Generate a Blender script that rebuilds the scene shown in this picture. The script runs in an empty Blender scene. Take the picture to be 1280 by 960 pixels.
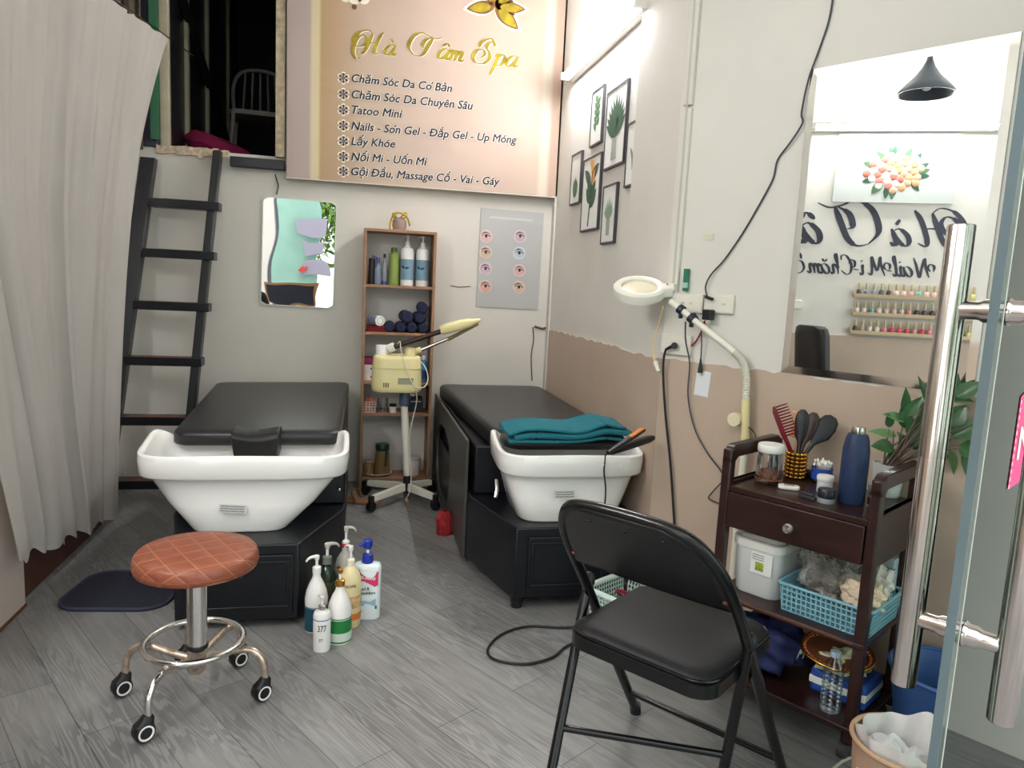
import bpy, bmesh, math, random
from mathutils import Vector, Matrix
from math import sin, cos, pi, radians
random.seed(7)
C = bpy.context.scene.collection
SC = bpy.context.scene

# ------------------------------------------------------------------ camera, light, exposure
CAMH, PITCH, ROLL, YAW, FPX = 1.25, radians(7.6), radians(2.8), radians(12.36), 900.0
F = Vector((sin(YAW)*cos(PITCH), cos(YAW)*cos(PITCH), -sin(PITCH)))
R0 = Vector((cos(YAW), -sin(YAW), 0)); U0 = R0.cross(F)
RV = R0*cos(ROLL)+U0*sin(ROLL); UV = -R0*sin(ROLL)+U0*cos(ROLL)
CP = Vector((0, 0, CAMH))
cd = bpy.data.cameras.new('camera'); cam = bpy.data.objects.new('camera', cd); C.objects.link(cam)
cd.sensor_fit = 'HORIZONTAL'; cd.sensor_width = 36; cd.lens = FPX/1280*36; cd.clip_start = .02; cd.clip_end = 200
cam.matrix_world = Matrix(((RV.x, UV.x, -F.x, 0), (RV.y, UV.y, -F.y, 0), (RV.z, UV.z, -F.z, CAMH), (0, 0, 0, 1)))
SC.camera = cam
SC.view_settings.view_transform = 'Standard'; SC.view_settings.look = 'None'
SC.view_settings.gamma = 1; SC.view_settings.use_curve_mapping = False
SC.view_settings.exposure = 0.84
DAY, TUBE_E, TUBE_OPP, SKYCOL = 1.5, 88.0, 140.0, (0.975, 0.985, 1.0, 1)
w = bpy.data.worlds.new('overcast daylight'); SC.world = w; w.use_nodes = True
bg = w.node_tree.nodes['Background']; bg.inputs[0].default_value = SKYCOL; bg.inputs[1].default_value = DAY

def ray(px, py): return F + RV*((px-640)/FPX) - UV*((py-480)/FPX)
def Z(px, py, h): d = ray(px, py); return CP+d*((h-CAMH)/d.z)
def BY(px, py, Y): d = ray(px, py); return CP+d*(Y/d.y)
def RX(px, py, X): d = ray(px, py); return CP+d*(X/d.x)
AD = radians(-32)
DD = Vector((sin(AD), cos(AD), 0)); NN = Vector((cos(AD), -sin(AD), 0))   # along / into the flared wall
FR = Vector((1.337, 1.565, 0))
def FL(px, py, off=.42): d = ray(px, py); return CP+d*(((FR+NN*off-CP).dot(NN))/d.dot(NN))
OFF = .42
ROTF = radians(-58)                                                       # things facing the room on the flared wall

# ------------------------------------------------------------------ materials
def lin(c):
    c = c/255.0
    return c/12.92 if c <= .04045 else ((c+.055)/1.055)**2.4
def rgb(r, g, b): return (lin(r), lin(g), lin(b), 1)
MATS = {}
def mat(name, col, rough=.5, metal=0, var=0., vscale=8., bump=0., bscale=60., trans=0., alpha=1., emit=None, coat=0., ior=1.45, spec=None, stretch=None):
    if name in MATS: return MATS[name]
    m = bpy.data.materials.new(name); m.use_nodes = True; nt = m.node_tree; N = nt.nodes; L = nt.links
    b = N['Principled BSDF']; c = rgb(*col)
    b.inputs['Base Color'].default_value = c; b.inputs['Roughness'].default_value = rough; b.inputs['Metallic'].default_value = metal
    b.inputs['Transmission Weight'].default_value = trans; b.inputs['Alpha'].default_value = alpha; b.inputs['IOR'].default_value = ior
    b.inputs['Coat Weight'].default_value = coat
    if spec is not None: b.inputs['Specular IOR Level'].default_value = spec
    if emit: b.inputs['Emission Color'].default_value = rgb(*emit[0]); b.inputs['Emission Strength'].default_value = emit[1]
    if var or bump:
        tc = N.new('ShaderNodeTexCoord'); mp = N.new('ShaderNodeMapping'); L.new(tc.outputs['Object'], mp.inputs[0])
        if stretch: mp.inputs['Scale'].default_value = stretch
    if var:
        t = N.new('ShaderNodeTexNoise'); t.inputs['Scale'].default_value = vscale; t.inputs['Detail'].default_value = 4; L.new(mp.outputs[0], t.inputs[0])
        r = N.new('ShaderNodeValToRGB'); r.color_ramp.elements[0].position = .3; r.color_ramp.elements[1].position = .7
        r.color_ramp.elements[0].color = tuple(x*(1-var) for x in c[:3])+(1,); r.color_ramp.elements[1].color = tuple(min(1, x*(1+var)) for x in c[:3])+(1,)
        L.new(t.outputs[0], r.inputs[0]); L.new(r.outputs[0], b.inputs['Base Color'])
    if bump:
        t = N.new('ShaderNodeTexNoise'); t.inputs['Scale'].default_value = bscale; t.inputs['Detail'].default_value = 3; L.new(mp.outputs[0], t.inputs[0])
        bp = N.new('ShaderNodeBump'); bp.inputs['Strength'].default_value = bump; bp.inputs['Distance'].default_value = .01
        L.new(t.outputs[0], bp.inputs['Height']); L.new(bp.outputs[0], b.inputs['Normal'])
    MATS[name] = m
    return m
def glassy(name, col, rough=.02, mixw=.8, fres=.5):
    """thin clear plastic or glass: mostly see-through with a gloss"""
    if name in MATS: return MATS[name]
    m = bpy.data.materials.new(name); m.use_nodes = True; nt = m.node_tree; N = nt.nodes; L = nt.links; N.clear()
    o = N.new('ShaderNodeOutputMaterial'); t = N.new('ShaderNodeBsdfTransparent'); g = N.new('ShaderNodeBsdfPrincipled'); x = N.new('ShaderNodeMixShader')
    t.inputs[0].default_value = rgb(*col); g.inputs['Base Color'].default_value = rgb(*col); g.inputs['Roughness'].default_value = rough
    if mixw >= .9: g.inputs['Metallic'].default_value = 1
    f = N.new('ShaderNodeFresnel'); f.inputs[0].default_value = 1.45
    mt = N.new('ShaderNodeMath'); mt.operation = 'MULTIPLY_ADD'; mt.inputs[1].default_value = mixw if mixw < .9 else fres; mt.inputs[2].default_value = 1-mixw
    L.new(f.outputs[0], mt.inputs[0]); L.new(mt.outputs[0], x.inputs[0]); L.new(t.outputs[0], x.inputs[1]); L.new(g.outputs[0], x.inputs[2]); L.new(x.outputs[0], o.inputs[0])
    MATS[name] = m
    return m

def floor_mat():
    m = bpy.data.materials.new('grey wood planks'); m.use_nodes = True; nt = m.node_tree; N = nt.nodes; L = nt.links; b = N['Principled BSDF']
    tc = N.new('ShaderNodeTexCoord'); mp = N.new('ShaderNodeMapping'); mp.inputs['Rotation'].default_value = (0, 0, -radians(122))
    L.new(tc.outputs['Object'], mp.inputs[0])
    br = N.new('ShaderNodeTexBrick'); br.inputs['Scale'].default_value = 1; br.offset = .37
    br.inputs['Brick Width'].default_value = .92; br.inputs['Row Height'].default_value = .15; br.inputs['Mortar Size'].default_value = .0012
    br.inputs['Color1'].default_value = rgb(148, 147, 145); br.inputs['Color2'].default_value = rgb(132, 131, 130); br.inputs['Mortar'].default_value = rgb(84, 82, 80)
    L.new(mp.outputs[0], br.inputs[0])
    m2 = N.new('ShaderNodeMapping'); m2.inputs['Scale'].default_value = (1.6, 20, 1); L.new(mp.outputs[0], m2.inputs[0])
    ns = N.new('ShaderNodeTexNoise'); ns.inputs['Scale'].default_value = 2.2; ns.inputs['Detail'].default_value = 7; ns.inputs['Roughness'].default_value = .62; L.new(m2.outputs[0], ns.inputs[0])
    m3 = N.new('ShaderNodeMapping'); m3.inputs['Scale'].default_value = (.75, 8.5, 1); L.new(mp.outputs[0], m3.inputs[0])
    n3 = N.new('ShaderNodeTexNoise'); n3.inputs['Scale'].default_value = 1.3; n3.inputs['Detail'].default_value = 3; n3.inputs['Roughness'].default_value = .45; L.new(m3.outputs[0], n3.inputs[0])
    wa = N.new('ShaderNodeMath'); wa.operation = 'MULTIPLY'; wa.inputs[1].default_value = 150; L.new(n3.outputs[0], wa.inputs[0])
    wv = N.new('ShaderNodeMath'); wv.operation = 'SINE'; L.new(wa.outputs[0], wv.inputs[0])
    r1 = N.new('ShaderNodeValToRGB'); r1.color_ramp.elements[0].position = .3; r1.color_ramp.elements[0].color = (.74, .74, .74, 1); r1.color_ramp.elements[1].position = .72; r1.color_ramp.elements[1].color = (1.12, 1.12, 1.12, 1)
    L.new(ns.outputs[0], r1.inputs[0])
    r2 = N.new('ShaderNodeValToRGB'); r2.color_ramp.elements[0].position = .0; r2.color_ramp.elements[0].color = (.70, .70, .71, 1); r2.color_ramp.elements[1].position = .30; r2.color_ramp.elements[1].color = (1.04, 1.04, 1.04, 1)
    L.new(wv.outputs[0], r2.inputs[0])
    mx = N.new('ShaderNodeMixRGB'); mx.blend_type = 'MULTIPLY'; mx.inputs[0].default_value = 1; L.new(br.outputs[0], mx.inputs[1]); L.new(r1.outputs[0], mx.inputs[2])
    my = N.new('ShaderNodeMixRGB'); my.blend_type = 'MULTIPLY'; nf = N.new('ShaderNodeTexNoise'); nf.inputs['Scale'].default_value = 3.2; L.new(mp.outputs[0], nf.inputs[0]); rf = N.new('ShaderNodeValToRGB'); rf.color_ramp.elements[0].position = .38; rf.color_ramp.elements[0].color = (.15, .15, .15, 1); rf.color_ramp.elements[1].position = .62; L.new(nf.outputs[0], rf.inputs[0]); L.new(rf.outputs[0], my.inputs[0]); L.new(mx.outputs[0], my.inputs[1]); L.new(r2.outputs[0], my.inputs[2])
    L.new(my.outputs[0], b.inputs['Base Color']); b.inputs['Roughness'].default_value = .38
    bp = N.new('ShaderNodeBump'); bp.inputs['Strength'].default_value = .12; bp.inputs['Distance'].default_value = .002; L.new(ns.outputs[0], bp.inputs['Height']); L.new(bp.outputs[0], b.inputs['Normal'])
    return m

# ------------------------------------------------------------------ mesh builder
def frame(d):
    d = d.normalized(); a = Vector((0, 0, 1)) if abs(d.z) < .9 else Vector((1, 0, 0))
    x = d.cross(a).normalized(); return x, d.cross(x).normalized()
def smooth(pts, n=6, closed=False):
    P = [Vector(p) for p in pts]; out = []; k = len(P)
    for i in range(k if closed else k-1):
        if closed: a, b, c, d = P[i-1], P[i], P[(i+1) % k], P[(i+2) % k]
        else: a, b, c, d = P[max(i-1, 0)], P[i], P[i+1], P[min(i+2, k-1)]
        for j in range(n):
            t = j/n
            out.append(.5*((2*b)+(c-a)*t+(2*a-5*b+4*c-d)*t*t+(3*b-a-3*c+d)*t**3))
    if not closed: out.append(P[-1])
    return out
class MB:
    def __init__(s, T=None): s.bm = bmesh.new(); s.T = T or Matrix()
    def v(s, p): return s.bm.verts.new(s.T @ Vector(p))
    def face(s, vs):
        try: return s.bm.faces.new(vs)
        except ValueError: return None
    def box(s, x0, y0, z0, x1, y1, z1, M=None):
        P = [(x0, y0, z0), (x1, y0, z0), (x1, y1, z0), (x0, y1, z0), (x0, y0, z1), (x1, y0, z1), (x1, y1, z1), (x0, y1, z1)]
        V = [s.v((M @ Vector(p)) if M else p) for p in P]
        for f in ((3, 2, 1, 0), (4, 5, 6, 7), (0, 1, 5, 4), (1, 2, 6, 5), (2, 3, 7, 6), (3, 0, 4, 7)): s.face([V[i] for i in f])
        return s
    def loft(s, rings, cap0=True, cap1=True, closed=True):
        R = [[s.v(p) for p in r] for r in rings]; n = len(R[0])
        for a, b in zip(R, R[1:]):
            for i in range(n if closed else n-1):
                j = (i+1) % n; s.face([a[i], a[j], b[j], b[i]])
        if cap0 and closed: s.face(list(reversed(R[0])))
        if cap1 and closed: s.face(R[-1])
        return s
    def tube(s, pts, r, seg=10, closed=False, sm=0, flat=1.):
        P = smooth(pts, sm, closed) if sm else [Vector(p) for p in pts]; n = len(P); rings = []
        up = None
        for i, p in enumerate(P):
            if closed: t = P[(i+1) % n]-P[i-1]
            else: t = P[min(i+1, n-1)]-P[max(i-1, 0)]
            t = t.normalized() if t.length > 1e-9 else Vector((0, 0, 1))
            if up is None: x, y = frame(t)
            else:
                x = (up-t*up.dot(t))
                x = x.normalized() if x.length > 1e-6 else frame(t)[0]
                y = t.cross(x)
            up = x
            if isinstance(r, (list, tuple)):
                f = i/max(1, n-1)*(len(r)-1); a_ = int(min(f, len(r)-2)); rr = r[a_]+(r[a_+1]-r[a_])*(f-a_)
            else: rr = r
            rings.append([p+x*(rr*cos(2*pi*k/seg))+y*(rr*flat*sin(2*pi*k/seg)) for k in range(seg)])
        if closed: rings.append(rings[0]); return s.loft(rings, False, False)
        return s.loft(rings)
    def cyl(s, p0, p1, r0, r1=None, seg=20): 
        p0, p1 = Vector(p0), Vector(p1); x, y = frame(p1-p0); r1 = r0 if r1 is None else r1
        return s.loft([[p+x*(r*cos(2*pi*k/seg))+y*(r*sin(2*pi*k/seg)) for k in range(seg)] for p, r in ((p0, r0), (p1, r1))])
    def lathe(s, prof, c=(0, 0, 0), seg=28, sx=1., sy=1., M=None, ring=False):
        c = Vector(c); rings = []; prof = list(prof)+[prof[0]] if ring else prof
        for r, z in prof:
            pts = [Vector((max(r, 1e-4)*sx*cos(2*pi*k/seg), max(r, 1e-4)*sy*sin(2*pi*k/seg), z)) for k in range(seg)]
            rings.append([(M @ p if M else p)+c for p in pts])
        return s.loft(rings, not ring, not ring)
    def ball(s, c, r, sx=1, sy=1, sz=1, seg=14, M=None):
        return s.lathe([(r*sin(pi*i/8), -r*cos(pi*i/8)*sz) for i in range(9)], c, seg, sx, sy, M)
    def torus(s, c, R, r, seg=36, M=None, rs=10):
        pts = [Vector((R*cos(2*pi*k/seg), R*sin(2*pi*k/seg), 0)) for k in range(seg)]
        return s.tube([(M @ p if M else p)+Vector(c) for p in pts], r, rs, True)
    def prism(s, poly, f, a, b):
        """poly: 2-D points; f(u,v,w)->3-D; extruded from w=a to w=b"""
        return s.loft([[Vector(f(u, v, a)) for u, v in poly], [Vector(f(u, v, b)) for u, v in poly]])
    def sheet(s, fn, nu, nv, thick=0.):
        G = [[s.v(fn(i/nu, j/nv)) for j in range(nv+1)] for i in range(nu+1)]
        for i in range(nu):
            for j in range(nv): s.face([G[i][j], G[i+1][j], G[i+1][j+1], G[i][j+1]])
        if thick: s.solid = thick
        return s
    solid = 0.
    def build(s, name, m, parent=None, world=False, sharp=40, bevel=0., bseg=2, sub=0, origin=None):
        bmesh.ops.recalc_face_normals(s.bm, faces=s.bm.faces[:])
        me = bpy.data.meshes.new(name)
        ob = bpy.data.objects.new(name, me); C.objects.link(ob)
        if parent:
            ob.parent = parent
            if world: s.bm.transform(WM(parent).inverted())
        elif origin != 0:
            if origin is None:
                xs = [v.co for v in s.bm.verts]
                origin = Vector(((min(p.x for p in xs)+max(p.x for p in xs))/2, (min(p.y for p in xs)+max(p.y for p in xs))/2, min(p.z for p in xs)))
            origin = Vector(origin); s.bm.transform(Matrix.Translation(-origin)); ob.location = origin
        s.bm.to_mesh(me); s.bm.free()
        for mm in (m if isinstance(m, (list, tuple)) else [m]): me.materials.append(mm)
        me.polygons.foreach_set('use_smooth', [True]*len(me.polygons)); me.set_sharp_from_angle(angle=radians(sharp))
        if s.solid: md = ob.modifiers.new('solidify', 'SOLIDIFY'); md.thickness = s.solid; md.offset = 0
        if bevel: md = ob.modifiers.new('bevel', 'BEVEL'); md.width = bevel; md.segments = bseg; md.limit_method = 'ANGLE'; md.angle_limit = radians(40); md.use_clamp_overlap = True
        if sub: md = ob.modifiers.new('subdivision', 'SUBSURF'); md.levels = sub; md.render_levels = sub
        return ob
def WM(o):
    M = Matrix.LocRotScale(o.location, o.rotation_euler, o.scale)
    return WM(o.parent) @ M if o.parent else M
def loc(o, p): return WM(o).inverted() @ Vector(p)
def tag(o, label, cat=None, group=None, kind=None):
    o['label'] = label
    if cat: o['category'] = cat
    if group: o['group'] = group
    if kind: o['kind'] = kind
    return o
def thing(name, label, cat, p=(0, 0, 0), rz=0., group=None):
    o = bpy.data.objects.new(name, None); o.empty_display_size = .05; C.objects.link(o); o.location = p; o.rotation_euler = (0, 0, rz)
    return tag(o, label, cat, group)
def struct(o): o['kind'] = 'structure'; return o
def rrect(w, h, r, n=5, cx=0, cy=0):
    out = []
    for (sx, sy, a0) in ((1, 1, 0), (-1, 1, 90), (-1, -1, 180), (1, -1, 270)):
        for k in range(n+1):
            a = radians(a0+90*k/n); out.append((cx+sx*(w/2-r)+r*cos(a), cy+sy*(h/2-r)+r*sin(a)))
    return out
def sup(a, b, e, n=48, cx=0, cy=0):
    out = []
    for k in range(n):
        t = 2*pi*k/n; c, s_ = cos(t), sin(t)
        out.append((cx+a*math.copysign(abs(c)**(2/e), c), cy+b*math.copysign(abs(s_)**(2/e), s_)))
    return out

# ------------------------------------------------------------------ lettering
def text_raw(txt, shear, res=3):
    cu = bpy.data.curves.new('t', 'FONT'); cu.body = txt; cu.size = 1; cu.shear = shear; cu.extrude = 0; cu.resolution_u = res
    o = bpy.data.objects.new('t', cu); C.objects.link(o); bpy.context.view_layer.update()
    dg = bpy.context.evaluated_depsgraph_get()
    me = bpy.data.meshes.new_from_object(o.evaluated_get(dg)); bpy.data.objects.remove(o); bpy.data.curves.remove(cu)
    return me
def text_mesh(txt, offset=0., shear=0.):
    plain = txt.translate({ord('ơ'): 'o', ord('Đ'): 'D', ord('đ'): 'd'})
    me = text_raw(plain, shear)
    extra = []
    wx = lambda t_: max([v.co.x-shear*v.co.y for v in text_raw(t_, shear).vertices] or [0])
    for i, ch in enumerate(txt):                 # the horn of o and the bar of D are laid on as strokes
        if ch == 'ơ':
            x = wx(plain[:i+1]); pts = [(x-.10, .53), (x-.02, .53), (x+.03, .60), (x+.03, .70), (x-.04, .70), (x-.05, .62), (x-.10, .58)]; extra.append(pts)
        elif ch in 'Đđ':
            x = wx(plain[:i+1]); wd = wx(ch.translate({ord('Đ'): 'D', ord('đ'): 'd'})); z = .36 if ch == 'Đ' else .62; x0, x1 = (x-wd-.03, x-wd+.34) if ch == 'Đ' else (x-.30, x+.07); extra.append([(x0, z-.035), (x1, z-.035), (x1, z+.035), (x0, z+.035)])
    if extra:
        bm = bmesh.new(); bm.from_mesh(me)
        for pts in extra: bm.faces.new([bm.verts.new((a+shear*b_, b_, 0)) for a, b_ in pts])
        bm.to_mesh(me); bm.free()
    if offset:                                   # a bolder print: the same letters laid over themselves, slightly shifted
        bm = bmesh.new(); k = 8 if offset > .02 else 4
        for i in range(k):
            n0 = len(bm.verts); bm.from_mesh(me); bm.verts.ensure_lookup_table()
            for v in bm.verts[n0:]: v.co.x += offset*cos(2*pi*i/k); v.co.y += offset*sin(2*pi*i/k)*(1 if k == 8 else .4); v.co.z = -.00006*i
        bm.to_mesh(me); bm.free()
    return me
def put_text(txt, m, parent, A, B, y=0., height=None, shear=0., offset=0., name='lettering', me=None):
    """text whose baseline runs from A to B (x, z in the parent's front plane, which faces -Y)"""
    me = me or text_mesh(txt, offset, shear)
    xs = [v.co.x for v in me.vertices]; ys = [v.co.y for v in me.vertices]
    if not xs: return None
    x0, x1 = min(xs), max(xs); A, B = Vector(A), Vector(B); ln = (B-A).length; sx = ln/(x1-x0)
    sy = sx if height is None else height/max(ys)
    dx = (B-A)/ln
    for v in me.vertices:
        u, h = (v.co.x-x0)*sx, v.co.y*sy
        v.co = (A.x+dx.x*u-dx.y*h, y+v.co.z, A.y+dx.y*u+dx.x*h)
    me.materials.clear(); me.materials.append(m); me.name = name
    o = bpy.data.objects.new(name, me); C.objects.link(o); o.parent = parent
    return o
GL = {
 'a': (1.05, [[(.85, .85), (.5, 1), (.14, .66), (.1, .25), (.35, 0), (.68, .3), (.86, .85)], [(.92, 1), (.8, .3), (.92, .02), (1.15, .2)]]),
 'm': (1.5, [[(-.1, .7), (.16, .98), (.2, .5), (.14, 0)], [(.18, .45), (.45, .95), (.62, .85), (.58, 0)], [(.62, .45), (.9, .97), (1.06, .85), (1.02, .2), (1.14, .02), (1.4, .22)]]),
 'p': (1.0, [[(-.05, .75), (.2, 1), (.2, .3), (.1, -.9)], [(.2, .6), (.5, 1), (.82, .75), (.75, .15), (.42, 0), (.2, .2)]]),
 'i': (.5, [[(0, .75), (.15, 1), (.15, .25), (.28, .02), (.5, .25)], [(.15, 1.35), (.2, 1.45)]]),
 'l': (.5, [[(0, .5), (.32, 1.7), (.16, 1.9), (.1, .3), (.25, .02), (.5, .25)]]),
 'h': (.98, [[(0, .6), (.32, 1.8), (.14, 1.9), (.12, 0)], [(.12, .5), (.45, .98), (.62, .85), (.6, .2), (.75, .02), (.95, .25)]]),
 'c': (.85, [[(.75, .8), (.5, 1), (.12, .7), (.12, .25), (.4, 0), (.78, .22)]]),
 'o': (.95, [[(.5, 1), (.12, .7), (.12, .25), (.42, 0), (.78, .3), (.8, .75), (.5, 1)]]),
 '-': (.7, [[(.05, .5), (.6, .55)]]),
 ' ': (.6, []),
 'H': (2.1, [[(.62, 1.95), (.52, 1.2), (.36, .3), (.05, -.05), (-.3, .1)], [(1.55, 2.1), (1.3, 1.5), (1.2, .45), (1.36, .02), (1.75, .2)], [(.2, .85), (.7, 1.05), (1.3, 1.02)],
             [(.62, 1.95), (.1, 2.25), (-.6, 2.0), (-.95, 1.3), (-.6, .7), (.05, .75), (.3, 1.3), (-.1, 1.75), (-.6, 1.5), (-.75, .7), (-.62, 0), (-.2, -.55), (.2, -.35)]]),
 'T': (1.75, [[(.85, 1.85), (.72, 1.1), (.56, .3), (.2, -.05), (-.35, .05)], [(-.35, .05), (-.95, .7), (-.85, 1.7), (-.2, 2.15), (.5, 1.9), (1.1, 1.78), (1.6, 2.0)], [(.75, 1.85), (.25, 1.5), (.2, .9), (.5, .75)]]),
 'S': (1.45, [[(1.1, 1.6), (.95, 1.95), (.55, 1.9), (.42, 1.45), (.85, 1.0), (.98, .45), (.6, 0), (0, .02), (-.4, .5), (-.25, 1.1), (.2, 1.2), (.5, .85), (.25, .5)], [(1.1, 1.6), (.6, 2.25), (-.1, 1.9), (-.2, 1.4)]]),
 'N': (1.7, [[(-.4, .6), (-.5, 1.1), (-.1, 1.3), (.15, .9), (-.1, .6)], [(.1, 0), (.35, 1.0), (.4, 1.85), (.8, .8), (1.05, 0), (1.3, 1.2), (1.5, 1.9)]]),
 'M': (2.2, [[(-.4, .6), (-.5, 1.1), (-.1, 1.3), (.15, .9), (-.1, .6)], [(.1, 0), (.4, 1.0), (.45, 1.85), (.85, .5), (1.3, 1.85), (1.35, .8), (1.5, .05), (1.8, .25)]]),
 'C': (1.4, [[(1.1, 1.4), (1.0, 1.9), (.5, 1.85), (.1, 1.1), (.2, .3), (.65, 0), (1.2, .4)], [(.3, 1.1), (.1, 1.5), (-.3, 1.3), (-.2, .8), (.2, .8)]]),
}
ACC = {'`': [(.35, 1.55), (.62, 1.22)], '^': [(.15, 1.2), (.5, 1.5), (.8, 1.2)], 'u': [(.2, 1.5), (.45, 1.25), (.75, 1.5)], "'": [(.4, 1.2), (.7, 1.55)]}
def script_mesh(spec, wmin=.03, wmax=.2, slant=.28, halo=0.):
    """spec: string; an accent mark character follows its letter"""
    bm = bmesh.new(); x = 0; lastx = 0; zi = 0
    for ch in spec:
        if ch in ACC: strokes = [ACC[ch]]; ox = lastx; adv = 0
        else: adv, strokes = GL[ch]; ox = x; lastx = x
        for st in strokes:
            zi += 1; zo = -.00009*(zi % 7)
            P = [Vector((ox+p.x+slant*p.y, p.y)) for p in smooth([(a, b, 0) for a, b in st], 9)]
            prev = None; n = len(P)
            for i, p in enumerate(P):
                t = (P[min(i+1, n-1)]-P[max(i-1, 0)]); t = t.normalized() if t.length > 1e-6 else Vector((1, 0))
                down = max(0, -t.y*.9+.25*abs(t.x)*0) if len(st) > 3 else .6
                tp = min(1, 6*i/n, 6*(n-1-i)/n)
                wd = (wmin+(wmax-wmin)*abs(t.y*.96+t.x*.28)**1.6*(.35+.65*(abs(t.y) > .5)))*(.35+.65*tp)*.5+halo
                nn = Vector((-t.y, t.x))*wd
                zo -= .000004; cur = (bm.verts.new((p.x+nn.x, p.y+nn.y, zo)), bm.verts.new((p.x-nn.x, p.y-nn.y, zo)))
                if prev: bm.faces.new((prev[0], cur[0], cur[1], prev[1]))
                prev = cur
        x += adv
    bmesh.ops.recalc_face_normals(bm, faces=bm.faces[:])
    me = bpy.data.meshes.new('script'); bm.to_mesh(me); bm.free()
    return me

# common materials
WALL = mat('wall paint white', (214, 211, 203), .75, var=.035, vscale=2.5, bump=.05, bscale=25)
WALLB = mat('wall paint off white', (206, 202, 193), .75, var=.04, vscale=2.0, bump=.06, bscale=20)
WAIN = mat('wainscot beige paint', (184, 165, 147), .55, var=.05, vscale=3)
BLACKP = mat('black vinyl', (34, 34, 36), .36, bump=.05, bscale=220)
BLACKL = mat('black lacquer', (14, 16, 22), .34, var=.2, vscale=5)
BLACKM = mat('black enamel metal', (14, 14, 16), .22)
BLACKPL = mat('black plastic', (20, 20, 23), .4)
CHROME = mat('chrome', (220, 218, 214), .12, 1)
STEEL = mat('brushed steel', (196, 192, 187), .22, 1, var=.05, vscale=30)
RUST = mat('rusty chrome', (196, 178, 160), .3, .85, var=.45, vscale=45)
CERAM = mat('white ceramic', (238, 236, 232), .12, coat=.4)
WPL = mat('white plastic', (232, 230, 224), .35)
CREAM = mat('cream plastic', (226, 214, 160), .4)
IVORY = mat('ivory plastic', (226, 222, 208), .4)
DWOOD = mat('dark brown lacquered wood', (46, 25, 21), .3, var=.25, vscale=6, stretch=(1, 6, 6))
LWOOD = mat('brown laminate', (150, 112, 84), .5, var=.12, vscale=14, stretch=(6, 6, 1))
GOLD = mat('gold', (206, 156, 70), .25, 1)
INK = mat('navy print', (36, 40, 62), .6)
CLEAR = glassy('clear plastic', (247, 248, 248), .04, .96)
MIRROR = mat('mirror silver', (236, 240, 238), .0, 1)

# ------------------------------------------------------------------ room shell
YB = 4.5; CEIL = 3.0
struct(MB().box(-2.2, -.6, -.1, 3.2, 4.7, 0).build('floor', floor_mat()))
struct(MB().box(-6, -9, -.14, 6, -.6, -.02).build('ground', mat('pavement', (150, 148, 142), .8, var=.12, vscale=3)))
struct(MB().box(-2.2, .05, CEIL, 3.2, YB, CEIL+.1).build('ceiling', mat('ceiling white', (222, 220, 214), .8)))
def profile_wall(name, poly, y0, y1, m):
    return struct(MB().prism(poly, lambda u, v, w: (u, w, v), y0, y1).build(name, m))
profile_wall('wall_back', [(-1.6, 0), (1.3, 0), (1.3, CEIL), (-.44, CEIL), (-.44, 1.935), (-1.6, 1.935)], YB, YB+.14, WALLB)
struct(MB().box(1.2, 3.0, 0, 1.34, YB, CEIL).build('wall_right', WALL))
struct(MB().box(1.17, 2.625, 0, 1.40, 3.09, CEIL).build('wall_pillar', WALL))
FM = Matrix(((-DD.x, NN.x, 0, FR.x), (-DD.y, NN.y, 0, FR.y), (0, 0, 1, 0), (0, 0, 0, 1)))   # local x: along -DD, y: into the wall
struct(MB(FM).box(-.987, .42, 0, 1.2, .54, CEIL).build('wall_front_right', WALL))
struct(MB().box(-1.59, -.1, 0, -1.45, 2.86, CEIL).build('wall_left', WALL))
struct(MB().box(-1.60, 2.86, 0, -1.32, YB, CEIL).build('wall_left_rear', WALLB))
struct(MB().box(-1.45, 0, 0, -1.435, 2.6, 1.03).build('trim_5', WAIN))
# painted dado band with a ragged upper edge
def ragged(L0, L1, z, M, name, th=.004):
    random.seed(int(L1*100)); n = max(6, int((L1-L0)/.03))
    top = [(L0+(L1-L0)*i/n, z+random.uniform(-.006, .006)) for i in range(n+1)]
    mb = MB(M); poly = [(L0, .0)]+[(L1, .0)]+top[::-1]
    mb.prism(poly, lambda u, v, w: (u, w, v), -th, .0)
    return struct(mb.build(name, WAIN, sharp=20))
M_R = Matrix(((0, 1, 0, 1.2), (-1, 0, 0, 0), (0, 0, 1, 0), (0, 0, 0, 1)))       # local x -> -Y, local y -> +X
ragged(-4.44, -3.09, 1.0, M_R, 'trim_1')
ragged(-3.09, -2.622, 1.0, Matrix.Translation((-.03, 0, 0)) @ M_R, 'trim_2')
DEND = (FM.inverted() @ FL(1222, 600)).x
ragged(-.985, DEND, 1.005, FM @ Matrix.Translation((0, OFF, 0)), 'trim_3')
# a paler strip left bare in the far corner, with a crack and a rusty pipe stub
struct(MB().box(1.19, 4.44, 0, 1.2, 4.5, CEIL).build('trim_4', WALLB))
crk = mat('dark crack', (92, 78, 66), .9)
p = [BY(x, y, YB-.002) for x, y in ((666, 409), (667, 425), (664, 445), (665, 476))]
mb = MB().tube(p, .004, 6, sm=3); mb.tube([BY(x, y, YB-.004) for x, y in ((668, 408), (678, 411), (688, 408))], .007, 8)
tag(mb.build('wall_pipe_stub', crk), 'rusty pipe stub and crack on the back wall by the corner', 'pipe')
tag(MB().tube([BY(x, y, YB-.001) for x, y in ((563, 357), (574, 359), (588, 358))], .0025, 5).build('wall_crack', crk), 'short dark horizontal crack in the back wall left of the poster', 'crack')
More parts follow.
